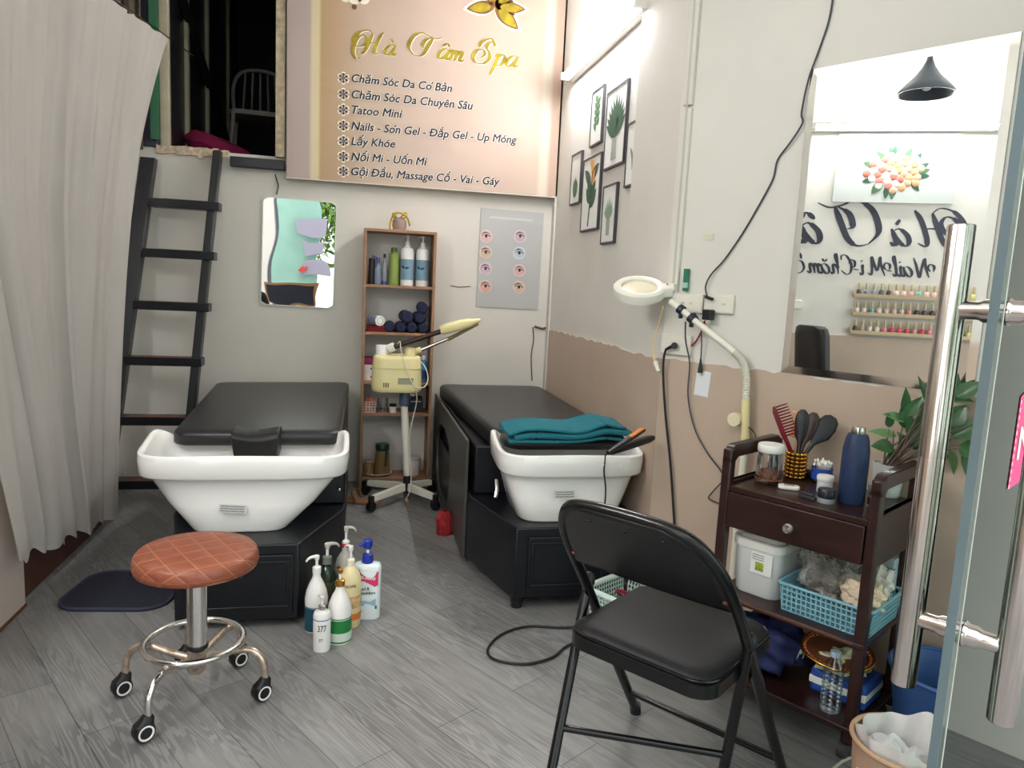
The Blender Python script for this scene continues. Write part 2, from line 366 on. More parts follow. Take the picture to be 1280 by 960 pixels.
# vertical cable trunking on the pillar corner
a = FL(842, 330); tr = FM.inverted() @ a
t = thing('cable_trunking', 'white vertical cable trunking running up the wall above the sockets', 'trunking', FM @ Vector((max(tr.x, -.95), OFF, 1.22)), ROTF)
MB().box(-.018, -.016, 0, .018, 0, .72).build('channel', mat('trunking white', (212, 209, 200), .5), t, bevel=.002)
MB().box(-.0185, -.0175, .73, .0185, 0, CEIL-1.23).build('channel', MATS['trunking white'], t, bevel=.002)
MB().box(-.004, -.0185, 0, .004, -.015, CEIL-1.23).build('lid_seam', mat('trunking seam', (188, 185, 176), .6), t)

# ------------------------------------------------------------------ loft above the back wall
LOFT_SHADE = mat('shade-dark loft wall', (64, 64, 76), .8, var=.2, vscale=4)  # loft gloom put into the wall colour, since the tubes would light it
struct(MB().box(-1.6, YB+.14, 1.80, -.2, 7.4, 1.93).build('floor_loft', mat('shade-dark loft boards', (52, 46, 44), .7)))  # boards darkened too, shade held in their base colour
struct(MB().box(-1.6, 7.3, 1.93, -.1, 7.4, 4.0).build('wall_loft_back', LOFT_SHADE))
struct(MB().box(-.42, YB+.14, 1.93, -.3, 7.3, 4.0).build('wall_loft_right', LOFT_SHADE))
struct(MB().box(-1.6, YB, 1.93, -1.115, 7.3, 4.0).build('wall_loft_left', LOFT_SHADE))
struct(MB().box(-1.6, YB, 3.9, -.1, 7.4, 4.0).build('ceiling_loft', LOFT_SHADE))
struct(MB().box(-1.6, YB-.02, CEIL+.1, -.1, YB+.1, 4.0).build('wall_loft_header', LOFT_SHADE))
t = thing('partition_screen', 'dark louvred partition with cream posts inside the loft', 'partition', (-1.08, 4.56, 1.935))
GL_D = mat('shade-dark panel', (40, 41, 46), .35); POST = mat('cream painted post', (186, 178, 152), .6, var=.1, vscale=12)  # panel colour carries the dimness of the loft; posts stay cream
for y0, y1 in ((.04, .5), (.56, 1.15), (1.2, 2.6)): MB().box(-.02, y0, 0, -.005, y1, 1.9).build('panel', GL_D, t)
for y in (0, .5, 1.14, 2.0): MB().box(-.03, y, 0, .018, y+.05, 1.9).build('post', POST, t, bevel=.004)
MB().tube([(.02, .02, 1.05), (.02, 2.2, .25)], .028, 6).build('brace', mat('black timber', (24, 24, 28), .6), t)
t = thing('loft_chair', 'pale chair with a barred rounded back standing in the dark loft', 'chair', (-.70, 5.55, 1.93), .1)
PCH = mat('shade-greyed plastic', (128, 124, 120), .5)  # white chair, its colour greyed for the unlit loft
mb = MB().tube([(-.17, .18, .42), (-.18, .2, .66), (-.1, .22, .78), (.1, .22, .78), (.18, .2, .66), (.17, .18, .42)], .014, 8, sm=5); mb.build('back_frame', PCH, t)
for i in range(5): MB().tube([(-.12+.06*i, .2, .44), (-.1+.05*i, .215, .77)], .008, 6).build('back_bar', PCH, t)
MB().prism(rrect(.38, .38, .07), lambda u, v, w: (u, v, w), .40, .43).build('seat', PCH, t)
for sx in (-1, 1):
    for sy in (-1, 1): MB().cyl((sx*.16, sy*.16, .41), (sx*.19, sy*.19, 0), .014).build('leg', PCH, t)
mb = MB(); mb.lathe([(0, 0), (.16, .02), (.21, .08), (.16, .15), (0, .18)], (0, 0, 0), 24, 1.15, .9)
for v in mb.bm.verts: v.co.z += .10*max(0, -v.co.x)+.012*sin(v.co.x*23)*cos(v.co.y*19)
o = mb.build('cushion', mat('magenta cloth', (150, 30, 82), .8)); o.location = (-.90, 5.1, 1.935); o.rotation_euler = (0, .25, 0)
tag(o, 'magenta cushion lying on the loft floor by the partition', 'cushion')
# cream door post with rust, the dark edge beam, the flaking white lintel
mb = MB().box(-.475, YB-.04, 1.93, -.425, YB+.1, CEIL)
o = tag(mb.build('door_post', mat('peeling cream paint', (178, 164, 138), .7, var=.3, vscale=28)), 'peeling cream door post at the right side of the loft opening', 'post')
mb = MB(); g0 = BY(288, 200, YB-.03); g1 = BY(356, 208, YB-.03)
mb.box(g0.x, YB-.05, g0.z-.035, g1.x, YB, g0.z+.02)
tag(mb.build('edge_beam', BLACKL, bevel=.004), 'black wooden beam along the loft edge right of the ladder top', 'beam')
mb = MB(); g0 = BY(195, 189, YB-.02); g1 = BY(285, 194, YB-.02); random.seed(3)
for i in range(14):
    x0 = g0.x+(g1.x-g0.x)*i/14; x1 = g0.x+(g1.x-g0.x)*(i+1)/14
    mb.box(x0, YB-.012-random.uniform(0, .01), 1.90+random.uniform(-.012, .008), x1, YB+.05, 1.945+random.uniform(-.004, .006))
tag(mb.build('flaking_sill', mat('flaking plaster', (196, 178, 156), .85, var=.35, vscale=40)), 'flaking plaster sill under the loft opening behind the ladder top', 'sill')
# left of the opening: green strip, brown drape, bead chain
g = BY(192, 30, 4.48)
tag(MB().box(g.x-.02, 4.46, 1.97, g.x+.02, 4.5, CEIL).build('green_strip', mat('green paint', (38, 96, 66), .5)), 'narrow green vertical strip left of the loft opening', 'strip')
mb = MB()
def fdr(u, v):
    x = -1.42+.26*u; return (x, 4.40+.028*sin(u*22)+.012*sin(u*51), 1.9+1.1*v)
mb.sheet(fdr, 40, 6); mb.solid = .004
tag(mb.build('brown_drape', mat('brown tarpaulin', (96, 84, 74), .6, var=.25, vscale=9)), 'bunched brown drape hanging behind the white curtain top', 'drape')
mb = MB(); g = BY(150, 20, 4.3)
for i in range(28): mb.ball((g.x, 4.3, 2.2+.026*i), .009, seg=8)
tag(mb.build('bead_chain', mat('grey bead', (120, 112, 104), .4, .6)), 'thin beaded chain hanging beside the curtain top', 'chain')

# ------------------------------------------------------------------ white curtain on the left, its wire, the wooden panel and kick board
def curtain_mat():
    m = bpy.data.materials.new('white curtain cloth'); m.use_nodes = True; nt = m.node_tree; N = nt.nodes; L = nt.links; N.clear()
    o = N.new('ShaderNodeOutputMaterial'); d = N.new('ShaderNodeBsdfDiffuse'); t = N.new('ShaderNodeBsdfTranslucent'); x = N.new('ShaderNodeMixShader')
    tc = N.new('ShaderNodeTexCoord'); ns = N.new('ShaderNodeTexNoise'); ns.inputs['Scale'].default_value = 3; L.new(tc.outputs['Object'], ns.inputs[0])
    r = N.new('ShaderNodeValToRGB'); r.color_ramp.elements[0].color = rgb(184, 179, 174); r.color_ramp.elements[1].color = rgb(200, 195, 189); L.new(ns.outputs[0], r.inputs[0])
    L.new(r.outputs[0], d.inputs[0]); t.inputs[0].default_value = rgb(198, 194, 186); x.inputs[0].default_value = .25
    L.new(d.outputs[0], x.inputs[1]); L.new(t.outputs[0], x.inputs[2]); L.new(x.outputs[0], o.inputs[0]); return m
def ctop(y): return -1.13+max(0, y-3.2)*.23
def fcur(u, v):                                  # u along the wall (near->far), v bottom->top
    z0, z1 = .25-.19*u, 2.36+.035*sin(u*9)
    z = z0+(z1-z0)*v
    yn = 2.62-.42*min(1, max(0, z-.25)/1.2); yf = 3.63+.36*(v**1.3)-.10*sin(pi*v)
    y = yn+(yf-yn)*u
    x = (1-v)*(-1.12)+v*ctop(y)
    s = u*15
    x += .012*v
    ph = s+1.1*sin(1.3*s+v*2.0)+.5*sin(2.6*s+1)
    amp = .020+.014*(1-v)
    fold = amp*.8*sin(ph*1.35)+.006*sin(ph*4.1+v)*(.5+.5*v)+.0035*sin(s*9)*v+.035*sin(s*.5+2.2*v)*(v*(1-v)*2.2)
    sag = .02*abs(sin(s*1.7))*(v > .985)
    return (x+fold, y+.012*cos(ph*2.1), z-sag+(.012*sin(s*5) if v == 0 else 0))
mb = MB().sheet(fcur, 220, 46)
o = mb.build('curtain', curtain_mat(), sharp=180)
tag(o, 'long white gathered curtain hanging along the left wall', 'curtain')
tag(MB().tube([(-1.19, 2.0, 2.44), (-1.17, 3.2, 2.42), (-.985, 4.02, 2.42), (-.90, 4.49, 2.43)], .003, 6).build('curtain_wire', STEEL), 'thin wire carrying the white curtain', 'wire')
PNL = mat('pinkish white paint', (206, 192, 182), .5, var=.04, vscale=4)
tag(MB().box(-1.2, 2.0, 0.008, -1.175, 2.835, 1.32).build('partition', PNL, bevel=.003), 'pinkish white board standing at the left edge beside the curtain', 'panel')
tag(MB().box(-1.23, 2.85, 0, -1.205, 3.75, .34).build('kick_board', mat('reddish brown board', (92, 54, 42), .5, var=.2, vscale=8)), 'reddish brown board on the floor behind the curtain hem', 'board')
tag(MB().box(-1.205, 2.0, 0, -1.17, 2.835, .008).build('threshold_strip', mat('brown strip', (116, 66, 46), .5)), 'brown strip on the floor under the pinkish white board', 'strip')

# ------------------------------------------------------------------ ladder
t = thing('ladder', 'black painted wooden ladder leaning against the loft edge', 'ladder', (-.98, 3.98, 0))
def lad(px, z): return (px, 4.44-(1.95-z)*.22, z)
def rail(x0t, x0b, wd, nm, h):
    mb = MB(); rings = []
    for z in (0.0, h):
        f = z/1.95; x = x0b+(x0t-x0b)*f; y = 4.44-(1.95-z)*.22
        rings.append([(x, y-.03, z), (x+wd, y-.03, z), (x+wd, y+.04, z), (x, y+.04, z)])
    mb.loft(rings); return mb.build(nm, BLACKL, t, True, bevel=.004)
rail(-1.165, -1.33, .075, 'rail', 1.86); rail(-.80, -.92, .042, 'rail', 1.93)
EDGE = mat('worn brown edge', (110, 72, 50), .6)
for (lx, ly, rx, ry) in ((186, 248, 274, 253), (178, 311, 268, 315), (166, 376, 261, 380), (155, 445, 252, 449), (146, 520, 242, 523), (140, 600, 232, 602)):
    n = Vector((0, 1, -.22)); P0 = Vector((0, 4.40, 1.95))
    def hit(px, py): d = ray(px, py); return CP+d*((P0-CP).dot(n)/d.dot(n))
    A = hit(lx, ly); B = hit(rx, ry); zc = (A.z+B.z)/2-.02; yc = (A.y+B.y)/2
    r = MB().box(A.x, yc-.012, zc-.024, B.x, yc+.085, zc+.022).build('rung', BLACKL, t, True, bevel=.003)
    MB().box(A.x+.075, yc-.010, zc+.0221, B.x-.05, yc+.05, zc+.0235).build('worn_edge', EDGE, r, True)

# ------------------------------------------------------------------ spa banner high on the back wall
def banner_mat():
    m = bpy.data.materials.new('banner print'); m.use_nodes = True; nt = m.node_tree; N = nt.nodes; L = nt.links; b = N['Principled BSDF']
    tc = N.new('ShaderNodeTexCoord'); sp = N.new('ShaderNodeSeparateXYZ'); L.new(tc.outputs['Object'], sp.inputs[0])
    mr = N.new('ShaderNodeMapRange'); mr.inputs[1].default_value = 0; mr.inputs[2].default_value = 1.64; L.new(sp.outputs[0], mr.inputs[0])
    r = N.new('ShaderNodeValToRGB'); e = r.color_ramp.elements
    st = [(0, (169, 153, 147)), (.075, (171, 156, 149)), (.085, (203, 189, 158)), (.105, (205, 190, 153)), (.115, (171, 144, 106)), (.16, (174, 147, 118)), (.27, (183, 163, 145)), (.5, (187, 167, 154)), (.8, (185, 163, 149)), (.9, (190, 171, 153)), (.915, (207, 194, 176)), (.935, (205, 192, 178)), (.95, (183, 158, 142)), (1, (180, 154, 136))]
    while len(e) < len(st): e.new(.5)
    for el, (p, c) in zip(e, st): el.position = p; el.color = rgb(*c)
    L.new(mr.outputs[0], r.inputs[0]); L.new(r.outputs[0], b.inputs['Base Color']); b.inputs['Roughness'].default_value = .42; b.inputs['Specular IOR Level'].default_value = .35
    ns = N.new('ShaderNodeTexNoise'); ns.inputs['Scale'].default_value = 3.2; L.new(tc.outputs['Object'], ns.inputs[0])
    bp = N.new('ShaderNodeBump'); bp.inputs['Strength'].default_value = .3; bp.inputs['Distance'].default_value = .02; L.new(ns.outputs[0], bp.inputs['Height']); L.new(bp.outputs[0], b.inputs['Normal'])
    return m
YF = YB-.06
b0 = BY(358, 222, YF); b1 = BY(700, 247, YF)
bz = (b0.z+b1.z)/2
ban = thing('shop_banner', 'large beige printed banner listing treatments, high on the back wall', 'banner', (b0.x, YF, bz))
ban_tilt = math.atan2(b1.z-b0.z, b1.x-b0.x); ban.rotation_euler = (0, -ban_tilt, 0)
BW = (b1-b0).length
MB().box(0, 0, 0, BW, .045, 1.17).build('panel', banner_mat(), ban, bevel=.002)
MB().box(-.004, -.001, -.006, BW+.004, .04, 0).build('hem', mat('banner edge', (206, 198, 186), .5), ban)
def bl(px, py): q = loc(ban, BY(px, py, YF)); return (q.x, q.z)
HALO = mat('cream halo print', (236, 228, 208), .4)
def banner_line(txt, A, B):
    put_text(txt, HALO, ban, bl(*A), bl(*B), -.0008, None, .22, .062)
    o = put_text(txt, INK, ban, bl(*A), bl(*B), -.0018, None, .22, .024)
lines = [('Chăm Sóc Da Cơ Bản', (439.5, 102.4), (564.8, 115.2)), ('Chăm Sóc Da Chuyên Sâu', (439.5, 122.6), (590.9, 137.2)), ('Tatoo Mini', (439.5, 141.9), (502.7, 147.6)),
         ('Nails - Sơn Gel - Đắp Gel - Up Móng', (438.9, 161.8), (645.5, 179.6)), ('Lấy Khóe', (438.9, 181.1), (493.8, 184.7)), ('Nối Mi - Uốn Mi', (438.9, 200.4), (533.6, 206.9)), ('Gội Đầu, Massage Cổ - Vai - Gáy', (438.9, 218.8), (624.1, 231.6))]
for tx, A, B in lines:
    banner_line(tx, A, B)
    cx, cz = bl(429.3, A[1]-4.7)
    for m_, r_, y_ in ((HALO, 1.25, -.0006), (INK, 1., -.0016)):
        mb = MB()
        for k in range(6):
            a = pi/6+k*pi/3; d_ = Vector((cos(a), 0, sin(a))); q = Vector((-d_.z, 0, d_.x))
            pts = [(0.003, .0025), (.014, .0035), (.021, .0065), (.026, .006), (.028, 0)]
            ring = [Vector((cx, y_-.0001*k, cz))+d_*u*r_+q*v_*r_*(1.3 if r_ > 1 else 1) for u, v_ in pts]+[Vector((cx, y_-.0001*k, cz))+d_*u*r_-q*v_*r_*(1.3 if r_ > 1 else 1) for u, v_ in pts[::-1]]
            mb.face([mb.v(p) for p in ring])
        mb.build('bullet_mark', m_, ban)
GOLDP = mat('golden print', (150, 132, 20), .35, var=.45, vscale=14); BRNP = mat('brown print', (112, 74, 36), .35, var=.3, vscale=14)
for spec, A, B, h in (('Ha`', (452, 66.8), (496, 69.5), None), ('Ta^m', (527, 70), (580, 78), None), ('Spa', (602, 79.4), (648, 84.8), None)):
    a, b_ = bl(*A), bl(*B)
    for halo, m_, y_ in ((.07, HALO, -.001), (.02, BRNP, -.0023), (.0, GOLDP, -.0036)):
        me = script_mesh(spec, .05, .27, .3, halo)
        xs = [v.co.x for v in me.vertices]; f = {'Ha`': (.35, .78), 'Ta^m': (.3, .74), 'Spa': (.25, .78)}[spec]
        x0, x1 = min(xs), max(xs); ln = (Vector(b_)-Vector(a)); s_ = ln.length/((x1-x0)*f[1]); dx = ln.normalized()
        hx = x0+(x1-x0)*(1-f[1])
        for v in me.vertices:
            u, hh = (v.co.x-hx)*s_, v.co.y*s_*.92
            v.co = (a[0]+dx.x*u-dx.y*hh, y_+v.co.z, a[1]+dx.y*u+dx.x*hh)
        me.materials.append(m_); o = bpy.data.objects.new('lettering', me); C.objects.link(o); o.parent = ban
def petal(c0, tip, wd, y_, m_, nm):
    A = Vector((c0[0], 0, c0[1])); B = Vector((tip[0], 0, tip[1])); d_ = B-A; q = Vector((-d_.z, 0, d_.x)).normalized()*wd
    mb = MB(); up, dn = [], []
    for i in range(11):
        f = i/10; wv = sin(pi*f**.8)**.8*1.15
        up.append(A+d_*f+q*wv+Vector((0, y_, 0))); dn.append(A+d_*f-q*wv+Vector((0, y_, 0)))
    mb.face([mb.v(p) for p in up+dn[::-1]]); return mb.build(nm, m_, ban)
cc = bl(619, 8)
for tp, wd in (((583, 11), .032), ((612, -26), .035), ((649, -20), .035), ((657, 12), .030), ((648, 37), .036)):
    tq = bl(*tp); petal(cc, (tq[0]+(tq[0]-cc[0])*.12, tq[1]+(tq[1]-cc[1])*.12), wd*1.25, -.0009, HALO, 'petal_halo'); petal(cc, tq, wd, -.0016, BRNP, 'petal_edge'); petal((cc[0]*.85+tq[0]*.15, cc[1]*.85+tq[1]*.15), (cc[0]*.08+tq[0]*.92, cc[1]*.08+tq[1]*.92), wd*.72, -.0024, GOLDP, 'petal')
cx, cz = bl(443, 3)
for dx_, dz_, r_ in ((-.05, .03, .035), (0, .035, .045), (.05, .03, .035)): MB().lathe([(0, 0), (r_, 0), (r_, .001), (0, .001)], (cx+dx_, -.001, cz+dz_), 20, M=Matrix.Rotation(pi/2, 3, 'X')).build('pale_petal', HALO, ban)
MB().lathe([(0, 0), (.014, 0), (.014, .001), (0, .001)], (cx, -.0025, cz-.025), 16, M=Matrix.Rotation(pi/2, 3, 'X')).build('brown_dot', mat('dark brown print', (104, 66, 54), .5), ban)

# ------------------------------------------------------------------ wavy acrylic mirror on the back wall
p0 = BY(325, 383, YB-.01); p1 = BY(419, 252, YB-.01)
mx = (p0.x+p1.x)/2; mw = p1.x-p0.x; mz0 = (p0.z+BY(415, 384, YB-.01).z)/2; mh = p1.z-mz0
t = thing('wall_mirror', 'small frameless wavy acrylic mirror on the back wall right of the ladder', 'mirror', (mx, YB-.012, mz0)); t.rotation_euler = (0, .02, 0)
pl = rrect(mw, mh, .03, 5, 0, mh/2)
MB().prism(pl, lambda u, v, w: (u, w, v), .002, .010).build('backing', mat('mirror edge grey', (214, 214, 208), .4), t)
mb = MB(); nx, nz = 36, 44
def wav(u, v):
    x = (-.5+u)*(mw-.012); z = .006+v*(mh-.012); k = .03
    c_ = min(1, min(u, 1-u)/.06)*min(1, min(v, 1-v)/.04)
    r_ = .028; dz = min(z-.006, mh-.006-z); hwx = (mw-.012)/2
    if dz < r_: x *= (hwx-r_+math.sqrt(max(0, r_*r_-(r_-dz)**2)))/hwx
    return (x, .001-.00014*sin(u*11+2.0*sin(v*6))-.00010*sin(v*9+u*4), z)
mb.sheet(wav, nx, nz); mb.build('mirror_sheet', MIRROR, t, sharp=180)
tag(MB().tube([BY(344, 218, YB-.004), BY(348, 232, YB-.006), BY(346, 243, YB-.008)], .003, 5).build('hook', BLACKPL), 'small dark hook above the back wall mirror', 'hook')

# ------------------------------------------------------------------ eyelash poster
q = [BY(x, y, YB-.006) for x, y in ((597.5, 260), (677, 265.5), (595.5, 384), (672, 386))]
pw = ((q[1]-q[0]).length+(q[3]-q[2]).length)/2; ph = (q[0].z-q[2].z+q[1].z-q[3].z)/2
t = thing('eyelash_poster', 'grey poster with eight round eye pictures on the back wall', 'poster', ((q[2].x+q[3].x)/2, YB-.006, (q[2].z+q[3].z)/2)); t.rotation_euler = (0, .012, 0)
MB().box(-pw/2, 0, 0, pw/2, .005, ph).build('sheet', mat('grey poster print', (176, 176, 174), .45), t)
SKINS = [mat('pink skin print', (214, 170, 166), .5), mat('peach skin print', (206, 172, 150), .5), mat('mauve skin print', (196, 166, 180), .5), mat('rose skin print', (214, 160, 150), .5)]
RXM = Matrix.Rotation(pi/2, 3, 'X')
for ci, xs in enumerate(((607.5, 290+5.), (650, 296))):
    for rI in range(4):
        yy = (295.5, 315.5, 336, 358)[rI]+(0, 1, 2.2, 1.2)[rI]*ci
        xx = (607.6, 607.2, 606.8, 606.8)[rI] if ci == 0 else (650.2, 649, 649.3, 648.5)[rI]
        c_ = loc(t, BY(xx, yy, YB-.006)); rr = .036
        e_ = MB().lathe([(0, 0), (rr, 0), (rr, .0008), (0, .0008)], (c_.x, -.0004, c_.z), 24, M=RXM).build('eye_picture', SKINS[(ci*2+rI) % 4] if not (ci == 1 and rI == 1) else mat('blue grey print', (176, 190, 200), .5), t)
        MB().lathe([(rr, 0), (rr*1.06, 0), (rr*1.06, .001), (rr, .001)], (c_.x, -.0004, c_.z), 24, M=RXM, ring=True).build('white_rim', WPL, e_)
        mb = MB()
        up = [(c_.x-.026+.052*k/8, c_.z+.012*sin(pi*k/8)-.002) for k in range(9)]; dn = [(c_.x-.026+.052*k/8, c_.z-.007*sin(pi*k/8)-.002) for k in range(9)]
        mb.face([mb.v((x, -.0018, z)) for x, z in up+dn[::-1]]); mb.build('eye_white', mat('eye print', (206, 200, 196), .5), e_)
        MB().lathe([(0, 0), (.009, 0), (.009, .0005), (0, .0005)], (c_.x, -.0022, c_.z+.001), 14, M=RXM).build('iris', mat('iris print', (62, 46, 44), .4), e_)
        mb = MB(); mb.tube([(x, -.0022, z+.0015) for x, z in up], [.001+.0016*k/8 for k in range(9)], 5); mb.build('lash_line', mat('lash print', (34, 28, 32), .6), e_)
        mb = MB(); mb.tube([(c_.x-.03, -.0018, c_.z+.012), (c_.x-.008, -.0018, c_.z+.026), (c_.x+.02, -.0018, c_.z+.020)], [.0014, .003, .0008], 5, sm=0); mb.build('eyebrow', MATS['lash print'], e_)
MB().box(-pw*.36, -.0008, ph-.06, pw*.32, 0, ph-.045).build('title_strip', mat('pale print', (192, 192, 190), .5), t)

# ------------------------------------------------------------------ six botanical prints on the right wall
FRAME = mat('charcoal frame', (62, 62, 66), .5); PAPER = mat('white print paper', (226, 226, 222), .5)
LEAFS = [mat('leaf print green', (74, 112, 78), .6), mat('leaf print deep green', (46, 84, 62), .6), mat('leaf print pale', (120, 150, 120), .6)]
ORNG = mat('orange print', (222, 150, 60), .6); VASE = mat('grey vase print', (150, 158, 150), .6)
LAY = [0]
def leafshape(mb, x, z, L, wd, ang, y=-.001):
    LAY[0] = (LAY[0]+1) % 12; y = y-.00012*LAY[0]
    d_ = Vector((cos(ang), 0, sin(ang))); q_ = Vector((-d_.z, 0, d_.x)); P = Vector((x, y, z))
    pts = [(0, 0), (.25, .8), (.5, 1), (.75, .7), (1, 0)]
    ring = [P+d_*u*L+q_*v*wd for u, v in pts]+[P+d_*u*L-q_*v*wd for u, v in pts[-2:0:-1]]
    mb.face([mb.v(p) for p in ring])
def picture(c4, label, kind):
    xw = 1.2-.018
    P = [RX(x, y, xw) for x, y in c4]                       # top-left, top-right, bottom-left, bottom-right
    y0 = max(P[0].y, P[2].y); y1 = (P[1].y+P[3].y)/2; y0 = (P[0].y+P[2].y)/2
    zt = (P[0].z+P[1].z)/2; zb = (P[2].z+P[3].z)/2; wd = y0-y1; h = zt-zb
    t = thing('botanical_print', label, 'picture', (xw, (y0+y1)/2, zb), -pi/2, 'framed botanical prints on the right wall')
    fw = .009
    for (a0, b0_, a1, b1_) in ((-wd/2, 0, -wd/2+fw, h), (wd/2-fw, 0, wd/2, h), (-wd/2+fw, 0, wd/2-fw, fw), (-wd/2+fw, h-fw, wd/2-fw, h)):
        MB().box(a0, .002, b0_, a1, .017, b1_).build('frame_bar', FRAME, t)
    MB().box(-wd/2+fw, .005, fw, wd/2-fw, .012, h-fw).build('paper', PAPER, t)
    mb = MB(); m2 = MB(); m3 = MB(); rnd = random.Random(kind)
    def L_(x, z, l, w_, a, B=mb): leafshape(B, x*wd, z*h, l*wd, w_*wd, a, .0046)
    if kind == 0:
        mb.tube([(-.05*wd, .0040, .25*h), (.02*wd, .0040, .55*h), (.05*wd, .0040, .88*h)], .003, 5)
        for i in range(9): L_(.0+.02*i/3, .3+.06*i, .28, .09, (.5 if i % 2 else 2.6))
    elif kind == 1:
        for i in range(11): L_(.02, .36, .75-.04*abs(i-5), .07, .6+.2*i, mb if i % 2 else m3)
        for i in range(6): L_(-.05, .38+.02*i, .3, .10, 2.2-.35*i)
        m2.prism([(-.12*wd, .10*h), (.12*wd, .10*h), (.09*wd, .36*h), (-.09*wd, .36*h)], lambda u, v, w: (u, w, v), .0022, .0048)
    elif kind == 2:
        for i in range(5): L_(-.05, .25+.05*i, .3, .05, .9+.3*i)
    elif kind == 3:
        for i in range(5): L_(0, .12, .62-.05*abs(i-2), .13, 1.1+.22*i)
    elif kind == 4:
        mb.tube([(-.05*wd, .0040, .06*h), (.02*wd, .0040, .45*h), (.08*wd, .0040, .8*h)], .004, 5)
        for z, a, l in ((.3, .8, .45), (.36, 2.3, .4), (.42, .9, .4), (.5, 2.2, .35), (.62, 2.5, .5), (.7, .5, .45)): L_(.01, z, l, .10, a)
        for i in range(3): leafshape(m2, .06*wd, (.62+.09*i)*h, .3*wd, .06*wd, 1.0+.5*i, .0034)
    else:
        for i in range(9): L_(0, .38, .62-.04*abs(i-4), .045, .7+.22*i)
        m2.prism([(-.10*wd, .14*h), (.10*wd, .14*h), (.12*wd, .4*h), (-.12*wd, .4*h)], lambda u, v, w: (u, w, v), .0022, .0048)
    mb.build('plant_drawing', LEAFS[kind % 3], t)
    for b_, m_, n_ in ((m2, ORNG if kind == 4 else VASE, 'flower_drawing' if kind == 4 else 'vase_drawing'), (m3, LEAFS[1], 'leaf_drawing')):
        if len(b_.bm.verts): b_.build(n_, m_, t)
        else: b_.bm.free()
picture(((739.5, 116), (754.5, 104), (735.5, 185.5), (750, 177)), 'framed print of a trailing green sprig, top left of the six', 0)
picture(((758, 116), (785, 98), (753, 214), (777.5, 203)), 'framed print of long leaves in a vase, largest of the top row', 1)
picture(((784, 155), (802, 145), (778.5, 236), (797, 228)), 'framed print half hidden behind the wall pillar, rightmost of the top row', 2)
picture(((714.5, 194), (727, 187.5), (710.5, 258), (722.5, 253)), 'framed print of a spiky potted plant, leftmost of the lower row', 3)
picture(((729, 200), (751.5, 190), (724, 291), (745, 285.5)), 'framed print of an orange flower on a tall stem, middle of the lower row', 4)
picture(((754, 234), (771, 226), (748.5, 306.5), (765.5, 302.5)), 'framed print of thin leaves in a grey vase, lowest right of the six', 5)

# ------------------------------------------------------------------ tube lamp on the right wall
LAMP = mat('fluorescent tube', (255, 255, 255), .4, emit=((252, 250, 252), TUBE_E)); LAMP2 = mat('fluorescent tube far side', (255, 255, 255), .4, emit=((252, 250, 250), TUBE_OPP))
def tube_lamp(name, label, p, rz, ln, m):
    t = thing(name, label, 'lamp', p, rz)
    MB().box(-ln/2, -.045, .0, ln/2, 0, .05).build('batten', WPL, t, bevel=.006)
    MB().cyl((-ln/2+.02, -.065, .025), (ln/2-.02, -.065, .025), .0145, seg=14).build('tube', m, t)
    for s in (-1, 1): MB().box(s*(ln/2-.012)-.012, -.085, .005, s*(ln/2-.012)+.012, -.04, .045).build('end_cap', WPL, t, bevel=.003)
tube_lamp('tube_lamp', 'glowing fluorescent tube lamp high on the right wall above the framed prints', (1.2, 3.62, 2.44), -pi/2, 1.16, LAMP)

# ------------------------------------------------------------------ bottles
def bottle(name, label, p, prof, bm_, bands=(), pump=None, cap=None, cat='bottle', sx=1., sy=1., rz=0., group=None, seg=28):
    """prof: (radius, height) list; bands: (z0, z1, material); pump: (material, nozzle angle, height, collar r)"""
    t = thing(name, label, cat, p, rz, group)
    def rad(z):
        for (r0, z0), (r1, z1) in zip(prof, prof[1:]):
            if z0 <= z <= z1 and z1 > z0: return r0+(r1-r0)*(z-z0)/(z1-z0)
        return prof[-1][0]
    MB().lathe(prof, seg=seg, sx=sx, sy=sy).build('body', bm_, t)
    for z0, z1, m_ in bands:
        n = 6; pr = [(rad(z0)-.0006, z0)]+[(rad(z0+(z1-z0)*k/n)+.0007, z0+(z1-z0)*k/n) for k in range(n+1)]+[(rad(z1)-.0006, z1)]
        MB().lathe(pr, seg=seg, sx=sx, sy=sy).build('label_band', m_, t)
    top = prof[-1][1]
    if cap: MB().lathe([(cap[1], top-.002), (cap[1], top+cap[2]*.9), (cap[1]*.85, top+cap[2]), (0, top+cap[2])], seg=20).build('cap', cap[0], t)
    if pump:
        m_, a, h, r = pump[:4]; hm = pump[4] if len(pump) > 4 else m_
        MB().lathe([(r, top-.004), (r, top+h*.30), (r*.6, top+h*.36), (0, top+h*.36)], seg=20).build('collar', m_, t)
        mb = MB(); mb.cyl((0, 0, top+h*.3), (0, 0, top+h*.8), r*.32, seg=12)
        mb.build('stem', WPL, t)
        dx, dy = cos(a), sin(a)
        mb = MB(); mb.lathe([(r*.45, top+h*.72), (r*.6, top+h*.80), (r*.6, top+h*.97), (r*.4, top+h), (0, top+h)], seg=16)
        mb.tube([(0, 0, top+h*.92), (dx*r*1.4, dy*r*1.4, top+h*.93), (dx*r*2.3, dy*r*2.3, top+h*.84), (dx*r*2.6, dy*r*2.6, top+h*.72)], [r*.5, r*.36, r*.26, r*.2], 10, sm=4)
        mb.build('pump_head', hm, t)
    return t
def shampoo_prof(r, h, sh=.72, nr=.36): return [(0, 0), (r*.92, 0), (r, h*.02), (r, h*sh*.9), (r*.96, h*sh), (r*.82, h*(sh+.1)), (r*.55, h*(sh+.18)), (r*nr, h*(sh+.22)), (r*nr, h)]
